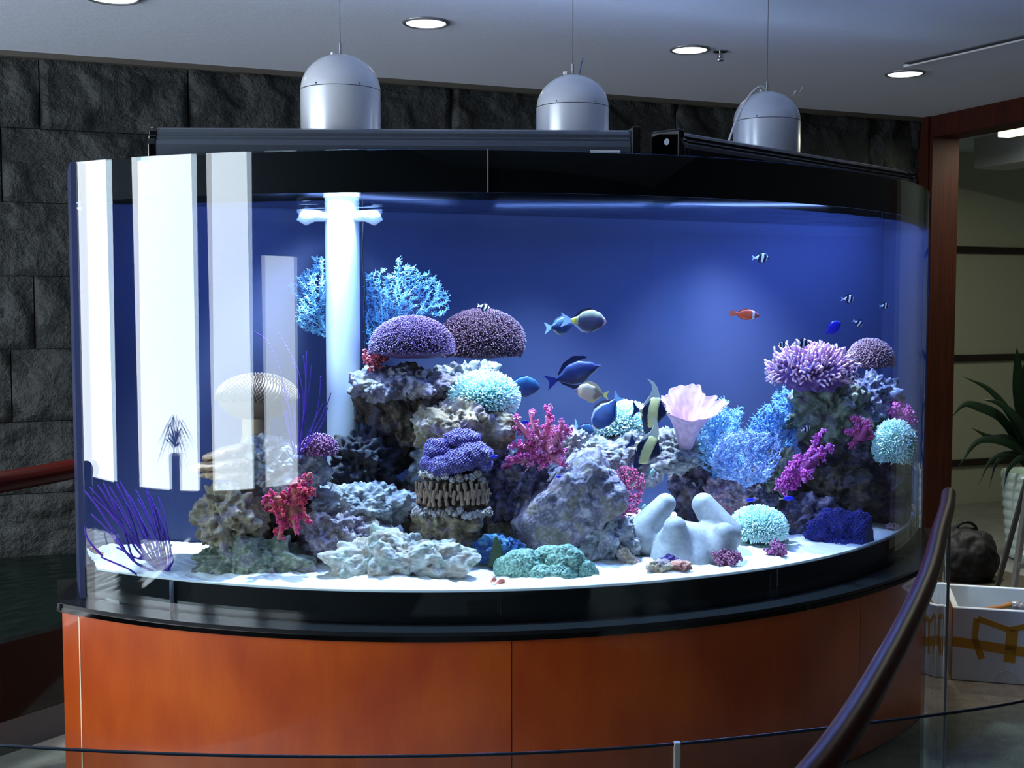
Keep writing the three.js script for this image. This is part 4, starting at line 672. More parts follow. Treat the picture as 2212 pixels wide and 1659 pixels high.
{ // white overflow standpipe with its nozzles and a black cable
  const p = at(741, 700, 4.78), g = thing('standpipe', 'thick white plastic standpipe rising through the aquarium', 'pipe', V(p.x, SAND_Y - 0.03, p.z)), top = TANK_Y1 - 0.05 - SAND_Y + 0.03;
  part('pipe', cyl(0.0675, 0.0675, 0, top, 40), std(0xe9ecef, 0.35), g); part('collar', cyl(0.0735, 0.0735, top - 0.04, top, 40), std(0xe9ecef, 0.35), g);
  for (const s of [-1, 1]) part('nozzle', new Shell().tube([V(s * 0.05, top - 0.12, 0.03), V(s * 0.1, top - 0.115, 0.05), V(s * 0.14, top - 0.125, 0.06)], (t) => mix(0.016, 0.03, t), 14, [0.8, 0.82, 0.85]).geo(), vcol(0.4), g);
  const c = new THREE.CatmullRomCurve3([[785, 480], [783, 560], [789, 620], [786, 680], [790, 730], [785, 790], [783, 900], [792, 950]].map(([x, y]) => at(x, y, 4.7).sub(g.position))); part('cable', new THREE.TubeGeometry(c, 60, 0.003, 6), M.black, g);
}

// ---------------------------------------------------------------- fish; own axes: x towards the snout, y up
const fishM = vcol(0.4);
function flatFin(pts, thick, color) {
  const s = new THREE.Shape(); pts.forEach(([x, y], k) => (k ? s.lineTo(x, y) : s.moveTo(x, y))); const g = new THREE.ExtrudeGeometry(s, { depth: thick, bevelEnabled: false }); g.translate(0, 0, -thick / 2);
  const a = g.attributes.position, c = new Float32Array(a.count * 3); for (let k = 0; k < a.count; k++) c.set(typeof color === 'function' ? color(a.getX(k), a.getY(k)) : color, k * 3); g.setAttribute('color', new THREE.BufferAttribute(c, 3)); return g;
}
// top, low: heights above and below the axis along the body (u 0 at the snout, 1 at the tail root), wide: half thickness, as shares of the length
function fish(name, label, category, px, py, u, { length, facing = 0, pitch = 0, top, low, wide, color, fins = [], tail, eye = [0.1, 0.02, 0.018], eyeColor = 0x101014, group, shift = 0 }) {
  const p = inTank(px, py, u), L = length * (depthOf(p) / FOCAL), o = thing(name, label, category, p, group); o.rotation.set(0, facing, pitch, 'YXZ');
  const curve = (list) => (t) => { for (let k = 1; k < list.length; k++) if (t <= list[k][0]) { const [a, x] = list[k - 1], [b, y] = list[k], q = (t - a) / (b - a), w = q * q * (3 - 2 * q); return mix(x, y, mix(q, w, 0.5)); } return list[list.length - 1][1]; };
  const T = curve(top), Lo = curve(low), Wd = curve(wide);
  const body = grid(18, 44, (a, t) => { const w = a * Math.PI * 2, s = Math.sin(w), c = Math.cos(w), h = s > 0 ? T(t) : Lo(t), mid = 0; const y = mid + s * h, col = color(t, s > 0 ? s * h : s * h, s); return [(0.5 - t) * L, y * L, Math.sign(c) * Math.pow(Math.abs(c), 0.85) * Wd(t) * L, ...col]; });
  part('body', body, fishM, o);
  for (const [fname, pts, fc] of fins) part(fname, flatFin(pts.map(([x, y]) => [(0.5 - x) * L, y * L]), 0.006 * L, fc), fishM, o);
  if (tail) part('tail_fin', flatFin(tail.pts.map(([x, y]) => [(0.5 - x) * L, y * L]), 0.006 * L, tail.color), fishM, o);
  for (const s of [-1, 1]) { part('eye', new THREE.SphereGeometry(eye[2] * L, 10, 8).translate((0.5 - eye[0]) * L, eye[1] * L, s * Wd(eye[0]) * L * 0.92), std(eyeColor, 0.15), o); }
  return o;
}
const taller = (k, s) => ({ ...s, top: s.top.map(([t, y]) => [t, y * k]), low: s.low.map(([t, y]) => [t, y * k]) });
const OVAL = { top: [[0, 0.01], [0.06, 0.09], [0.2, 0.2], [0.42, 0.255], [0.65, 0.21], [0.85, 0.09], [1, 0.04]], low: [[0, 0.012], [0.06, 0.07], [0.2, 0.16], [0.42, 0.235], [0.65, 0.2], [0.85, 0.085], [1, 0.04]], wide: [[0, 0.008], [0.1, 0.06], [0.3, 0.095], [0.6, 0.07], [0.9, 0.022], [1, 0.012]] };
const TAILP = (h, l = 0.22) => [[0.97, 0.045], [1.0, 0.05], [1 + l * 0.6, h * 0.75], [1 + l, h], [1 + l * 0.72, h * 0.3], [1 + l * 0.66, 0], [1 + l * 0.72, -h * 0.3], [1 + l, -h], [1 + l * 0.6, -h * 0.75], [1.0, -0.05], [0.97, -0.045]];
const DORSAL = (h, a = 0.24, b = 0.93, k = 1.3) => [[a, 0.19], [a + 0.05, 0.215 + h * 0.6], [mix(a, b, 0.4), 0.255 + h], [mix(a, b, 0.75), 0.19 + h], [b - 0.02, 0.07 + h * 0.9], [b, 0.05], [mix(a, b, 0.6), 0.18]].map(([x, y]) => [x, y * k]);
const ANAL = (h, a = 0.46, b = 0.93, k = 1.3) => [[a, -0.2], [a + 0.04, -0.225 - h * 0.6], [mix(a, b, 0.5), -0.2 - h], [b - 0.02, -0.06 - h], [b, -0.05], [mix(a, b, 0.5), -0.16]].map(([x, y]) => [x, y * k]);
const PECT = [[0.26, -0.03], [0.3, 0.01], [0.42, -0.02], [0.4, -0.07], [0.32, -0.08]];
const solid = (c) => () => c;
const FACE_R = 0, FACE_L = Math.PI;
// surgeonfish
const yellow = C3(0xe8c94a);
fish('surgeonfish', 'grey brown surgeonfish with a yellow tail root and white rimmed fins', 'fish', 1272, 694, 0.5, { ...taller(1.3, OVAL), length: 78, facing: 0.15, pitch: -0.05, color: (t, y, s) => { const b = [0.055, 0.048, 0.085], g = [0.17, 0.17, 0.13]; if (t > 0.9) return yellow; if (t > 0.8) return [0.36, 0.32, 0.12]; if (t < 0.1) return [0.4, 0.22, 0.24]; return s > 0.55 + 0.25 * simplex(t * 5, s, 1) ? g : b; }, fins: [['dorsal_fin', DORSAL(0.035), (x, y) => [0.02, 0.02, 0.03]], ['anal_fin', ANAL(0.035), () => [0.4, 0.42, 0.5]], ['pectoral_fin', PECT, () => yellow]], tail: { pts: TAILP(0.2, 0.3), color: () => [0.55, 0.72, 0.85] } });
fish('surgeonfish', 'blue grey surgeonfish swimming behind the yellow tailed one', 'fish', 1214, 704, 0.56, { ...taller(1.3, OVAL), length: 58, facing: 0.6, pitch: 0.1, color: (t, y, s) => { return s > 0.5 + 0.3 * simplex(t * 5, s, 2) ? [0.06, 0.11, 0.18] : [0.02, 0.035, 0.1]; }, fins: [['dorsal_fin', DORSAL(0.03), () => [0.2, 0.3, 0.4]], ['anal_fin', ANAL(0.04), () => [0.5, 0.45, 0.25]], ['pectoral_fin', PECT, () => [0.6, 0.6, 0.5]]], tail: { pts: TAILP(0.22, 0.32), color: () => [0.5, 0.68, 0.85] } });
fish('surgeonfish', 'dark blue surgeonfish with a long snout above the tan butterflyfish', 'fish', 1250, 805, 0.52, { top: [[0, 0.012], [0.08, 0.04], [0.2, 0.15], [0.45, 0.24], [0.7, 0.21], [0.88, 0.08], [1, 0.035]], low: [[0, 0.012], [0.08, 0.03], [0.2, 0.1], [0.45, 0.23], [0.7, 0.2], [0.88, 0.09], [1, 0.035]], wide: OVAL.wide, length: 104, facing: 0.1, pitch: 0.3, color: (t, y, s) => { return s < -0.5 + 0.3 * simplex(t * 4, s, 3) ? [0.012, 0.018, 0.06] : [0.016, 0.026, 0.11]; }, fins: [['dorsal_fin', DORSAL(0.03), () => [0.01, 0.012, 0.05]], ['anal_fin', ANAL(0.03), () => [0.01, 0.012, 0.06]], ['pectoral_fin', PECT, () => [0.35, 0.45, 0.6]]], tail: { pts: TAILP(0.16, 0.22), color: () => [0.02, 0.03, 0.2] } });
fish('surgeonfish', 'plain blue surgeonfish beside the large white anemone', 'fish', 1132, 836, 0.54, { ...taller(1.3, OVAL), length: 72, facing: 0.2, pitch: -0.04, color: (t, y, s) => { return s > 0.6 + 0.25 * simplex(t * 5, s, 4) ? [0.02, 0.09, 0.2] : [0.014, 0.045, 0.15]; }, fins: [['dorsal_fin', DORSAL(0.025), () => [0.02, 0.1, 0.25]], ['anal_fin', ANAL(0.02), () => [0.02, 0.05, 0.18]], ['pectoral_fin', PECT, () => [0.12, 0.3, 0.45]]], tail: { pts: TAILP(0.13, 0.12), color: () => [0.6, 0.7, 0.6] } });
fish('surgeonfish', 'blue surgeonfish with a white striped back and a pale snout diving past the rear anemone', 'fish', 1306, 896, 0.46, { ...taller(1.3, OVAL), length: 82, facing: Math.PI - 0.5, pitch: -0.9, color: (t, y, s) => { if (t < 0.09) return [0.8, 0.66, 0.5]; if (s > 0.93) return [0.02, 0.03, 0.08]; if (s > 0.84) return [0.85, 0.9, 0.95]; if (s > 0.72) return [0.008, 0.01, 0.06]; return [0.012, 0.06, 0.22]; }, fins: [['dorsal_fin', DORSAL(0.03), () => [0.01, 0.012, 0.06]], ['anal_fin', ANAL(0.03), () => [0.02, 0.06, 0.3]], ['pectoral_fin', PECT, () => [0.02, 0.05, 0.2]]], tail: { pts: TAILP(0.17, 0.2), color: () => [0.25, 0.5, 0.75] } });
fish('surgeonfish', 'vivid royal blue surgeonfish above the pink fingered anemone', 'fish', 1801, 708, 0.36, { ...taller(1.3, OVAL), length: 40, facing: 0.25, pitch: 0.55, color: (t, y, s) => [0.01, 0.012, 0.5 - 0.15 * (t > 0.6 ? 1 : 0)], fins: [['dorsal_fin', DORSAL(0.03), () => [0.01, 0.01, 0.35]], ['anal_fin', ANAL(0.03), () => [0.01, 0.01, 0.35]]], tail: { pts: TAILP(0.12, 0.14), color: () => [0.02, 0.02, 0.4] } });
fish('surgeonfish', 'small blue fish tail showing below the white striped one', 'fish', 1266, 928, 0.62, { ...taller(1.3, OVAL), length: 40, facing: 0.3, pitch: -0.3, color: () => [0.03, 0.08, 0.2], fins: [['dorsal_fin', DORSAL(0.03), () => [0.02, 0.05, 0.16]]], tail: { pts: TAILP(0.42, 0.3), color: () => [0.4, 0.65, 0.85] } });
fish('butterflyfish', 'tan round butterflyfish with a yellow edged tail', 'fish', 1272, 848, 0.42, { top: [[0, 0.012], [0.08, 0.09], [0.2, 0.24], [0.42, 0.3], [0.7, 0.24], [0.9, 0.08], [1, 0.045]], low: [[0, 0.012], [0.08, 0.08], [0.2, 0.2], [0.42, 0.27], [0.7, 0.22], [0.9, 0.08], [1, 0.045]], wide: OVAL.wide, length: 64, facing: Math.PI - 0.3, pitch: 0.12, color: (t, y, s) => { if (t < 0.13) return [0.12, 0.06, 0.1]; if (t > 0.2 && t < 0.27 && Math.abs(s) < 0.4) return [0.75, 0.42, 0.14]; return t > 0.68 + 0.1 * simplex(t * 3, s * 2, 5) ? [0.22, 0.16, 0.13] : [0.45, 0.35, 0.26]; }, fins: [['dorsal_fin', DORSAL(0.05), () => [0.5, 0.38, 0.22]], ['anal_fin', ANAL(0.05), () => [0.45, 0.34, 0.2]]], tail: { pts: TAILP(0.16, 0.2), color: (x) => [0.62, 0.58, 0.15] } });
// moorish idols: deep pale bodies, black bands, sickle shaped dorsal plume
const idol = (px, py, u, pitch, facing, label) => fish('moorish_idol', label, 'fish', px, py, u, {
  top: [[0, 0.012], [0.12, 0.03], [0.22, 0.2], [0.4, 0.46], [0.62, 0.44], [0.82, 0.2], [0.95, 0.06], [1, 0.05]], low: [[0, 0.012], [0.12, 0.03], [0.24, 0.17], [0.42, 0.44], [0.62, 0.5], [0.8, 0.26], [0.94, 0.07], [1, 0.05]], wide: [[0, 0.01], [0.2, 0.06], [0.45, 0.09], [0.8, 0.03], [1, 0.014]], length: 72, facing, pitch,
  color: (t, y, s) => { const q = t + 0.06 * s * s; if (t < 0.05) return [0.02, 0.02, 0.03]; if (t < 0.14) return [0.75, 0.7, 0.55]; if (q < 0.42) return [0.01, 0.012, 0.05]; if (q < 0.72) return [0.62, 0.58, 0.26]; if (q < 0.9) return [0.01, 0.012, 0.05]; return [0.7, 0.66, 0.4]; },
  fins: [['dorsal_fin', [[0.38, 0.4], [0.42, 0.56], [0.5, 0.74], [0.64, 0.9], [0.86, 0.98], [0.7, 0.82], [0.66, 0.66], [0.7, 0.5], [0.8, 0.34], [0.92, 0.1], [0.7, 0.3], [0.5, 0.4]], (x, y) => [0.75, 0.75, 0.62]], ['anal_fin', [[0.48, -0.42], [0.56, -0.6], [0.68, -0.7], [0.76, -0.62], [0.84, -0.36], [0.92, -0.1], [0.7, -0.38]], () => [0.02, 0.03, 0.1]], ['pectoral_fin', [[0.3, -0.04], [0.36, 0.03], [0.46, -0.02], [0.44, -0.1]], () => [0.1, 0.1, 0.12]]],
  tail: { pts: [[0.97, 0.05], [1.06, 0.08], [1.22, 0.28], [1.18, 0.1], [1.16, 0], [1.18, -0.1], [1.22, -0.28], [1.06, -0.08], [0.97, -0.05]], color: () => [0.02, 0.04, 0.16] }, eye: [0.14, 0.05, 0.022], group: 'moorish idols',
});
idol(1414, 890, 0.44, -0.12, 0.2, 'upper of the two black, white and yellow banded angular fish'); idol(1402, 972, 0.38, -0.42, 0.2, 'lower of the two black, white and yellow banded angular fish');
// striped damselfish
const damsel = (px, py, u, len, facing, pitch, label) => fish('striped_damselfish', label, 'fish', px, py, u, {
  ...taller(1.35, OVAL), length: len * 1.15, facing, pitch, color: (t, y, s) => { const q = t + 0.05 * s; return q < 0.1 || (q > 0.2 && q < 0.4) || (q > 0.56 && q < 0.78) ? [0.012, 0.012, 0.03] : [0.85, 0.88, 0.95]; },
  fins: [['dorsal_fin', DORSAL(0.08, 0.3, 0.85, 1.35), () => [0.03, 0.03, 0.05]], ['anal_fin', ANAL(0.08, 0.45, 0.85, 1.35), () => [0.03, 0.03, 0.05]]], tail: { pts: TAILP(0.17, 0.24), color: () => [0.75, 0.8, 0.88] }, group: 'striped damselfish',
});
damsel(1646, 557, 0.4, 27, 0.2, 0, 'striped damselfish swimming alone highest in the open water');
damsel(1834, 646, 0.4, 22, 0.2, 0, 'striped damselfish over the royal blue surgeonfish'); damsel(1912, 661, 0.4, 17, 0.3, 0, 'small striped damselfish over the mauve dome coral'); damsel(1855, 699, 0.36, 19, 0.2, -0.5, 'nose down striped damselfish between the royal blue surgeonfish and the mauve dome coral');
damsel(1735, 742, 0.2, 22, 0.2, 0.1, 'striped damselfish among the fingers of the pink anemone'); damsel(1838, 815, 0.24, 22, 0.2, 0.1, 'striped damselfish beneath the mauve dome coral'); damsel(1047, 664, 0.6, 22, 0.5, -0.25, 'striped damselfish hovering over the dark maroon dome coral');
damsel(1690, 745, 0.26, 16, FACE_L, 0.1, 'tiny striped damselfish at the edge of the pink fingered anemone'); damsel(1742, 926, 0.28, 18, 0.3, 0.3, 'dark striped damselfish above the magenta tree coral');
// clownfish
const clown = (px, py, u, len, facing, pitch, label) => fish('clownfish', label, 'fish', px, py, u, { top: OVAL.top.map(([t, y]) => [t, y * 0.85]), low: OVAL.low.map(([t, y]) => [t, y * 0.85]), wide: OVAL.wide, length: len, facing, pitch, color: (t, y, s) => (t > 0.21 && t < 0.3 ? [0.85, 0.88, 0.95] : t < 0.21 ? [0.6, 0.1, 0.07] : [0.75, 0.1, 0.035]), fins: [['dorsal_fin', DORSAL(0.04, 0.24, 0.93, 0.85), () => [0.7, 0.11, 0.04]], ['anal_fin', ANAL(0.04, 0.46, 0.93, 0.85), () => [0.7, 0.11, 0.04]], ['pectoral_fin', PECT, () => [0.75, 0.15, 0.06]]], tail: { pts: [[0.95, 0.05], [1.08, 0.12], [1.2, 0.12], [1.22, 0], [1.2, -0.12], [1.08, -0.12], [0.95, -0.05]], color: () => [0.75, 0.16, 0.08] }, group: 'red clownfish' });
clown(1614, 680, 0.4, 54, 0.1, -0.1, 'red clownfish with one white bar in open water'); clown(204, 1189, 0.3, 32, FACE_L - 0.2, 0.35, 'red clownfish beside the purple sea whip');
// small blue damsels
const blueDamsel = (px, py, u, len, facing, label) => fish('blue_damselfish', label, 'fish', px, py, u, { top: OVAL.top.map(([t, y]) => [t, y * 0.75]), low: OVAL.low.map(([t, y]) => [t, y * 0.75]), wide: OVAL.wide, length: len, facing, color: (t) => (t > 0.85 ? [0.35, 0.35, 0.25] : [0.012, 0.015, 0.75]), fins: [['dorsal_fin', DORSAL(0.0, 0.3, 0.88, 0.82), () => [0.01, 0.01, 0.6]]], tail: { pts: TAILP(0.12, 0.2), color: () => [0.6, 0.55, 0.3] }, group: 'small blue damselfish' });
blueDamsel(1133, 912, 0.2, 20, 0.1, 'small blue damselfish before the top of the pink tree coral'); blueDamsel(1067, 986, 0.2, 20, FACE_R, 'small blue damselfish between the button coral and the pink tree coral'); blueDamsel(1206, 1030, 0.2, 15, 0.2, 'small blue damselfish below the pink tree coral');
blueDamsel(1620, 1080, 0.3, 24, 0.1, 'small blue damselfish above the round white anemone'); blueDamsel(1702, 1077, 0.3, 30, 0.05, 'small blue damselfish below the magenta tree coral');
const green = (px, py, u, len, facing, pitch, label) => fish('chromis', label, 'fish', px, py, u, { ...OVAL, length: len, facing, pitch, color: (t, y, s) => [0.25, 0.5, 0.42], fins: [['dorsal_fin', DORSAL(0.03), () => [0.2, 0.4, 0.35]]], tail: { pts: TAILP(0.12, 0.2), color: () => [0.3, 0.5, 0.45] } });
green(1409, 1022, 0.5, 20, 0.4, 1.2, 'pale green chromis below the banded angular fish'); green(1391, 1100, 0.34, 24, 0.4, 1.35, 'yellow green chromis upright beside the white leather coral');

// ---------------------------------------------------------------- outside the tank
{ // ceiling fittings
  const light = (px, py, w, label, cone = 0.85, soft = 0.8) => {
    const p = atHeight(px, py, CEIL), r = (w / 2) * (-p.z / FOCAL), o = thing('downlight', label, 'light', V(p.x, CEIL, p.z), 'recessed ceiling downlights');
    part('rim', new THREE.TorusGeometry(r * 1.1, r * 0.1, 10, 40).rotateX(Math.PI / 2).translate(0, -0.002, 0), std(0x8d9096, 0.3, { metalness: 0.6 }), o);
    part('lamp_glass', new THREE.CylinderGeometry(r, r, 0.006, 36).translate(0, -0.003, 0), new THREE.MeshStandardMaterial({ color: 0xffffff, emissive: 0xf4f8ff, emissiveIntensity: 3 }), o);
    spotLight(new THREE.Color(1, 0.97, 0.92), 16, V(p.x, CEIL - 0.02, p.z), V(p.x, 0, p.z), cone, soft, 4);
  };
  light(920, 48, 84, 'round ceiling downlight between the first and second pendant wires'); light(1490, 106, 72, 'round ceiling downlight next to the sprinkler head'); light(1955, 158, 70, 'round ceiling downlight beside the linear ceiling slot'); light(243, -8, 100, 'round ceiling downlight at the window end of the hall'); light(2594, -13, 95, 'round ceiling downlight over the foam box', 0.48, 0.5);
  const sp = atHeight(1556, 110, CEIL), s = thing('sprinkler', 'small steel sprinkler head on the ceiling', 'sprinkler', V(sp.x, CEIL, sp.z));
  part('plate', cyl(0.038, 0.038, -0.006, 0, 28), M.steel, s); part('stem', cyl(0.008, 0.008, -0.035, 0, 12), M.steel, s); part('deflector', cyl(0.018, 0.018, -0.052, -0.046, 20), M.steel, s);
  for (const k of [-1, 1]) part('arm', bx(k * 0.014 - 0.002, k * 0.014 + 0.002, -0.048, -0.02, -0.002, 0.002), M.steel, s);
  const a = atHeight(1955, 141, CEIL), b = atHeight(2300, 62, CEIL), d = b.clone().sub(a), slot = struct('trim_2', 'pale linear slot trim set in the ceiling', 'trim', bx(0, d.length(), -0.014, 0, -0.012, 0.012), std(0xd6dade, 0.5));
  slot.position.copy(a); slot.rotation.y = Math.atan2(-d.z, d.x);
  const sl2 = struct('trim_3', 'dark recess strip along the ceiling slot', 'trim', bx(0.05, d.length(), -0.006, 0, 0.014, 0.06), std(0x4a4d55, 0.8)); sl2.position.copy(a); sl2.rotation.y = slot.rotation.y;
}
{ // handrails of dark red wood, and curved glass panels
  const rail = (pts, y, label, r) => { const c = new THREE.CatmullRomCurve3(pts.map(([x, d]) => plan(x, d, y))), o = thing('handrail', label, 'handrail', V(0, 0, 0)); part('rail', new THREE.TubeGeometry(c, 90, r, 20), M.rail, o); for (const e of [0, 1]) part('rail_end', new THREE.SphereGeometry(r, 18, 12).translate(...c.getPoint(e).toArray()), M.rail, o); return { o, c }; };
  const RY = EYE - 0.67, right = rail([[1.565, 4.28], [1.45, 3.98], [1.286, 3.58], [1.04, 2.97], [0.71, 2.24], [0.467, 1.75], [0.2, 1.3]], RY, 'dark red wooden handrail curving past the end of the cabinet', 0.025);
  const pane = (c, t0, t1, y0, y1, parent) => { const n = 40, g = [-0.004, 0.004].map((k) => grid(n, 1, (u, v) => { const q = c.getPoint(mix(t0, t1, k < 0 ? u : 1 - u)), t = c.getTangent(mix(t0, t1, k < 0 ? u : 1 - u)); return [q.x - t.z * k, mix(y0, y1, v), q.z + t.x * k]; })); return part('glass_panel', mergeGeometries(g), glassPane(0xe6f0ee), parent); };
  pane(right.c, 0.02, 0.52, 0.12, RY - 0.05, right.o);
  for (const t of [0.012]) { const q = right.c.getPoint(t); part('post', cyl(0.011, 0.011, 0.012, RY - 0.02, 14).translate(q.x, 0, q.z), M.steel, right.o); }
  const left = rail([[-2.12, 4.3], [-2.0, 4.5], [-1.9, 4.72], [-1.82, 4.95], [-1.78, 5.1]], RY, 'dark red wooden handrail over the dark pool at the window end', 0.042);
  for (const t of [0.03, 0.97]) { const q = left.c.getPoint(t); part('post', cyl(0.012, 0.012, 0.0, RY - 0.02, 14).translate(q.x, 0, q.z), M.steel, left.o); }
  // low curved glass screen between the camera and the cabinet
  const GY = EYE - 0.85, gc = new THREE.CatmullRomCurve3([[-1.6, 2.42], [-0.97, 2.285], [-0.6, 2.24], [-0.262, 2.23], [0.05, 2.25], [0.317, 2.295], [0.75, 2.42], [1.08, 2.54], [1.5, 2.78]].map(([x, d]) => plan(x, d, 0)));
  const screen = thing('glass_screen', 'low curved glass screen with steel clips in front of the cabinet', 'screen'); pane(gc, 0, 1, 0.012, GY, screen);
  const edge = new THREE.TubeGeometry(new THREE.CatmullRomCurve3(gc.getPoints(30).map((q) => V(q.x, GY, q.z))), 120, 0.0034, 8); part('glass_edge', edge, std(0x1d2b3a, 0.15), screen);
  for (const [x, d] of [[0.322, 2.297]]) part('clip', rbx(x - 0.007, x + 0.007, 0.002, GY + 0.004, -d - 0.008, -d + 0.008, 0.003), std(0xc9cbc6, 0.35, { metalness: 0.6 }), screen);
}
{ // dark pool at the foot of the stone wall
  const A = [-1.81, 5.0], B = [-2.1, 4.55], Cc = [-2.9, 3.4], o = thing('pool_wall', 'black polished low wall of the indoor pool beside the cabinet', 'pool wall');
  const top = 0.44, outer = [[-1.55, 5.35], A, B, Cc, [-3.4, 2.7]];
  const strip = (off, y0, y1, thick) => { const g = []; for (let k = 0; k < outer.length - 1; k++) { const [x0, d0] = outer[k], [x1, d1] = outer[k + 1]; g.push(flatWall([x0 - off, d0 + off * 0.4], [x1 - off, d1 + off * 0.4], thick, y0, y1)); } return merged(g); };
  part('face', strip(0, 0.13, top, 0.06), M.blackGloss, o); part('plinth', strip(-0.004, 0, 0.13, 0.06), std(0x55585c, 0.4), o);
  const wt = thing('pool_water', 'rippled dark water in the indoor pool', 'water'); wt.userData.kind = 'stuff';
  const g = grid(90, 70, (u, v) => { const k = v * (outer.length - 1), i = Math.min(outer.length - 2, Math.floor(k)), f = k - i, x0 = mix(outer[i][0], outer[i + 1][0], f) - 0.05, d0 = mix(outer[i][1], outer[i + 1][1], f) + 0.02, s = (x0 + 7.3) / 0.928, bw = [mix(-1.75, -5.6, v), mix(6.75, 5.2, v)], x = mix(x0, bw[0], u), d = mix(d0, bw[1], u); return [x, top - 0.03 + 0.004 * simplex(x * 9, d * 14, 3) + 0.003 * simplex(x * 22, d * 30, 5), -d]; });
  part('water_surface', g, std(0x0a1512, 0.16, { ior: 1.33, specularIntensity: 0.35, side: THREE.DoubleSide }), wt);
}
{ // foam box with yellow tape
  const f = at(2040, 1490, 5.52), o = thing('foam_box', 'open white foam box with yellow tape on the carpet', 'box', V(f.x + 0.03, 0.012, f.z)); o.rotation.y = -0.26; o.updateMatrixWorld();
  const w = 0.62, h = 0.345, d = 0.5, t = 0.028, m = std(0xd6dedd, 0.8);
  part('side', rbx(0, w, 0, h, -t, 0, 0.006), m, o); part('side', rbx(0, w, 0, h, -d, -d + t, 0.006), m, o); part('side', rbx(0, t, 0.002, h, -d + t, -t, 0.006), m, o); part('side', rbx(w - t, w, 0.002, h, -d + t, -t, 0.006), m, o); part('base', rbx(t, w - t, 0, 0.03, -d + t, -t, 0.006), m, o);
  const tape = std(0xc08a1e, 0.4), strip = (x0, y0, x1, y1, wd) => { const L = Math.hypot(x1 - x0, y1 - y0), g = bx(0, L, -wd / 2, wd / 2, 0, 0.0012); g.rotateZ(Math.atan2(y1 - y0, x1 - x0)); g.translate(x0, y0, 0.0005); part('tape', g, tape, o); };
  const P = (px, py) => [((px - 2040) * 5.52) / FOCAL, h - ((py - 1322) / (1490 - 1322)) * h];
  const S = (a, b, wd) => strip(...P(...a), ...P(...b), wd); S([2041, 1400], [2290, 1424], 0.046); S([2092, 1345], [2155, 1366], 0.026); S([2155, 1366], [2230, 1345], 0.026); S([2090, 1345], [2086, 1395], 0.028); S([2086, 1390], [2102, 1436], 0.03); S([2163, 1364], [2158, 1440], 0.05); S([2230, 1345], [2232, 1430], 0.03);
  part('tape', bx(-0.0015, 0.0005, 0.0, h, -0.03, 0), tape, o); part('mould_mark', new THREE.TorusGeometry(0.05, 0.0018, 6, 24, Math.PI).translate(P(2155, 1490)[0], 0.012, 0.001), std(0xb9c0c0, 0.8), o);
  const bag = thing('plastic_bag', 'crumpled clear plastic bag lying in the foam box', 'bag', V(0, 0, 0)); const bp = o.localToWorld(V(0.34, 0.2, -0.27));
  bag.position.copy(bp); part('bag', rockGeo(0.13, 0.1, 0.12, { pal: [C3(0x8f9ba4), C3(0xc4ccd2), C3(0x6f7a84), C3(0xa8b2ba)], seed: 301, knob: 0.06, rough: 0.4, detail: 20 }), vcol(0.15, { transparent: true, opacity: 0.85 }), bag);
  const bone = thing('driftwood', 'short piece of tan wood resting on the plastic bag', 'wood', o.localToWorld(V(0.19, 0.3, -0.2))); part('stick', new Shell().tube([V(-0.09, -0.03, 0), V(-0.02, 0.0, 0.01), V(0.05, 0.012, 0.01), V(0.09, 0.02, 0)], (t) => 0.012 + 0.006 * Math.sin(t * 9), 9, (t) => jig(C3(0xb07a3a), rng(5), 0.2)).geo(), coralM, bone);
}
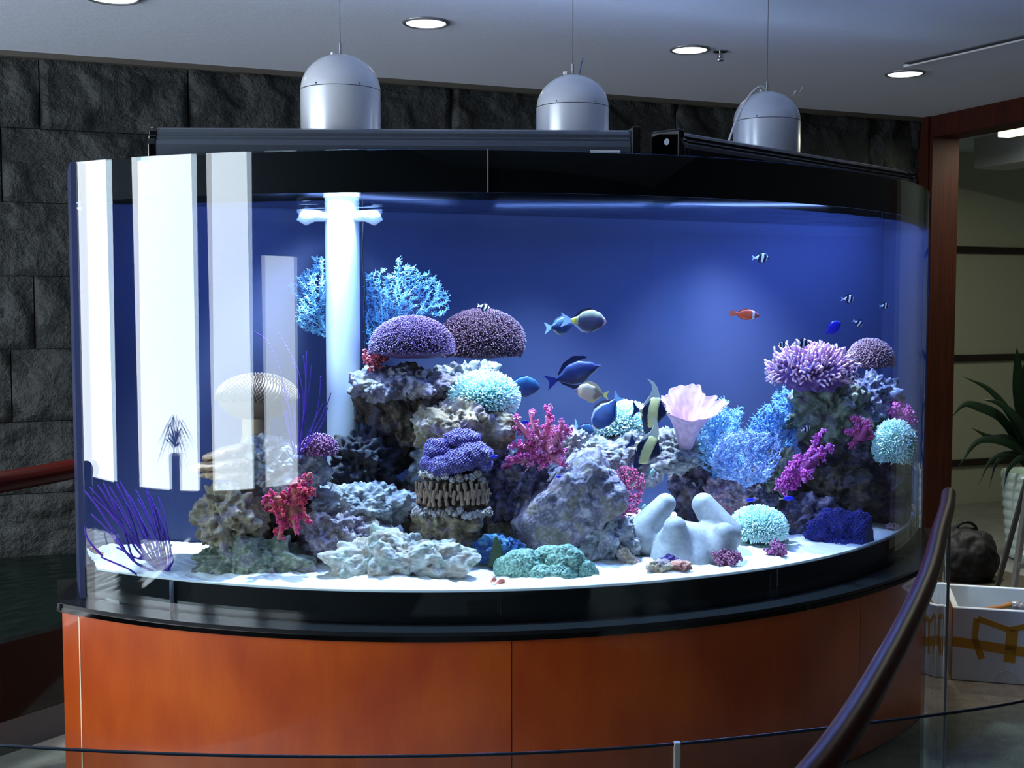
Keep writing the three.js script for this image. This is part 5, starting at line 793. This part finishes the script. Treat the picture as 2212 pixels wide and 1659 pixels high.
{ // white ribbed planter with a dark leafy plant, at the opening
  const p = at(2232, 1215, 8.3), pot = thing('planter', 'white glazed planter with stacked rings beside the doorway', 'planter', V(p.x, 0.012, p.z)), pts = [], n = 9, hh = 0.6;
  for (let k = 0; k <= n * 8; k++) { const t = k / (n * 8), r = 0.17 + 0.05 * t + 0.011 * Math.abs(Math.sin(t * n * Math.PI)); pts.push(new THREE.Vector2(r, t * hh)); } pts.push(new THREE.Vector2(0.21, hh), new THREE.Vector2(0.19, hh - 0.05), new THREE.Vector2(0.001, hh - 0.05));
  part('body', new THREE.LatheGeometry([new THREE.Vector2(0.001, 0), new THREE.Vector2(0.17, 0), ...pts], 48), std(0xbfd2c9, 0.18, { clearcoat: 0.6 }), pot);
  const plant = thing('house_plant', 'dark strap leaved house plant in the white planter', 'plant', V(p.x, hh - 0.04, p.z)), leafM = vcol(0.4, { side: THREE.DoubleSide });
  const leaf = (tips, w, k) => { const c = new THREE.CatmullRomCurve3([V(0, 0, 0), ...tips.map(([x, y]) => { const q = at(x, y, 8.2).sub(plant.position); q.z += 0.05 * k; return q; })]); const g = grid(24, 2, (u, v) => { const q = c.getPoint(u), t = c.getTangent(u), s = V(-t.y, t.x, 0.25).normalize(), ww = w * Math.sin(Math.PI * Math.pow(Math.min(0.999, u * 0.95 + 0.05), 0.7)) , o = (v - 0.5) * 2; return [q.x + s.x * ww * o, q.y + s.y * ww * o, q.z + s.z * ww * o - Math.abs(o) * 0.006, 0.008, 0.02 + 0.008 * (1 - Math.abs(o)), 0.01]; }); part('leaf', g, leafM, plant); };
  leaf([[2180, 900], [2130, 840], [2072, 811]], 0.028, 1); leaf([[2170, 905], [2120, 880], [2090, 875], [2062, 903]], 0.035, -1); leaf([[2200, 860], [2196, 790], [2194, 748]], 0.05, 0.5); leaf([[2215, 880], [2222, 800], [2228, 740]], 0.05, -0.5); leaf([[2180, 950], [2140, 945], [2096, 923]], 0.03, 0.3); leaf([[2190, 980], [2140, 990], [2110, 1045]], 0.02, 0.8); leaf([[2195, 985], [2160, 1000], [2142, 1058]], 0.02, -0.8); leaf([[2180, 960], [2110, 950], [2064, 1006]], 0.03, 1.2); leaf([[2240, 900], [2290, 850], [2330, 840]], 0.05, 0.5);
  leaf([[2200, 920], [2150, 870], [2110, 860]], 0.03, 1.6); leaf([[2200, 985], [2170, 1010], [2160, 1050]], 0.02, 1.5);
  part('stem', cyl(0.05, 0.025, 0, 0.3, 12), std(0x1c2416, 0.7), plant);
  const bt = at(2085, 1235, 7.6), bs = thing('bag', 'dark rounded bag on the floor beside the planter', 'bag', V(bt.x, 0.012 + 0.14, bt.z)); part('body', rockGeo(0.2, 0.2, 0.16, { pal: DARK.map((c) => c.map((x) => x * 0.25)), seed: 401, knob: 0.2, rough: 0.06, warp: 0.06, flat: 0.1, detail: 16 }), vcol(0.6), bs); part('handle', new THREE.TorusGeometry(0.07, 0.01, 8, 24, Math.PI).translate(0, 0.16, 0), M.black, bs);
  const st = thing('step_ladder', 'small aluminium step ladder behind the foam box', 'ladder', V(0, 0, 0)), al = std(0xb8babd, 0.35, { metalness: 0.7 }), L0 = at(2186, 1300, 6.9), L1 = at(2216, 1085, 6.9);
  const barG = (a, b, w, dpt) => { const d = b.clone().sub(a), g = bx(-w / 2, w / 2, 0, d.length(), -dpt / 2, dpt / 2); g.applyQuaternion(new THREE.Quaternion().setFromUnitVectors(V(0, 1, 0), d.normalize())); g.translate(a.x, a.y, a.z); return g; };
  const dirn = L1.clone().sub(L0).normalize(), foot = L0.clone().addScaledVector(dirn, -(L0.y - 0.012) / dirn.y), head = foot.clone().addScaledVector(dirn, 1.0), off = V(0.36, 0, 0.02);
  part('rail', barG(foot, head, 0.022, 0.05), al, st); part('rail', barG(foot.clone().add(off), head.clone().add(off), 0.022, 0.05), al, st); for (const k of [0.25, 0.5, 0.75, 0.98]) { const q = foot.clone().lerp(head, k); part('step', barG(q, q.clone().add(off), 0.03, 0.07), al, st); } part('inner_leg', barG(foot.clone().add(V(0.05, 0, -0.35)), head.clone().add(V(0.02, 0, 0)), 0.025, 0.02), std(0x6a6d70, 0.4, { metalness: 0.6 }), st); part('inner_leg', barG(foot.clone().add(V(0.31, 0, -0.35)), head.clone().add(V(0.33, 0, 0)), 0.025, 0.02), std(0x6a6d70, 0.4, { metalness: 0.6 }), st);
}
{ // fluorescent strip in the next room
  const a = nextRoom(0.273, 2.985, 0.5), o = thing('strip_light', 'glowing fluorescent strip light under the next room ceiling', 'light', V(a.x, 0, a.z)); o.rotation.y = TURN - Math.PI / 2;
  part('fitting', rbx(-0.01, 1.4, a.y + 0.03, CEIL - 0.002, -0.06, 0.06), M.white, o); part('light_tube', rbx(0, 1.4, a.y - 0.03, a.y + 0.03, -0.05, 0.05), new THREE.MeshStandardMaterial({ color: 0xffffff, emissive: 0xf4ffdc, emissiveIntensity: 1.6 }), o);
  const c = V(0.7, a.y - 0.034, 0).applyAxisAngle(V(0, 1, 0), o.rotation.y).add(V(a.x, 0, a.z)), l = rectLight(new THREE.Color(0.95, 1, 0.78), 46, 1.35, 0.1, c, c.clone().add(V(0, -1, 0))); l.quaternion.setFromAxisAngle(V(0, 1, 0), o.rotation.y).multiply(new THREE.Quaternion().setFromAxisAngle(V(1, 0, 0), -Math.PI / 2));
}
{ // potted plant standing before the windows; the curved glass mirrors it
  const B = [-3.1, -0.14], D = [-0.666, 0.746], N = [0.746, 0.666], u = 2.72, x = B[0] + D[0] * u + N[0] * 0.45, d = B[1] + D[1] * u + N[1] * 0.45, o = thing('potted_palm', 'spiky potted plant on a tall stand in front of the windows', 'plant', plan(x, d)), r = rng(91), s = new Shell();
  part('pot', new THREE.LatheGeometry([[0.001, 0], [0.12, 0], [0.1, 0.2], [0.11, 0.75], [0.1, 0.77], [0.001, 0.74]].map(([a, b]) => new THREE.Vector2(a, b)), 28), std(0x2d3438, 0.5), o); s.tube([V(0, 0.74, 0), V(0.01, 0.9, 0), V(0, 1.02, 0)], 0.02, 8, C3(0x4a4030)); part('stem', s.geo(), coralM, o);
  for (let k = 0; k < 26; k++) { const a = k * 2.4, e = 0.2 + 1.2 * r(), l = 0.25 + 0.2 * r(), f = new Shell().tube([V(0, 0.82, 0), V(Math.cos(a) * l * 0.5 * Math.cos(e), 0.82 + l * 0.5 * Math.sin(e), Math.sin(a) * l * 0.5 * Math.cos(e)), V(Math.cos(a) * l * Math.cos(e * 0.5), 0.82 + l * 0.5 * Math.sin(e) - 0.16, Math.sin(a) * l * Math.cos(e * 0.5))], (t) => 0.012 * (1 - t * 0.9), 4, C3(0x24402a)); part('leaf', f.geo(), coralM, o); }
}
renderer.render(scene, camera);
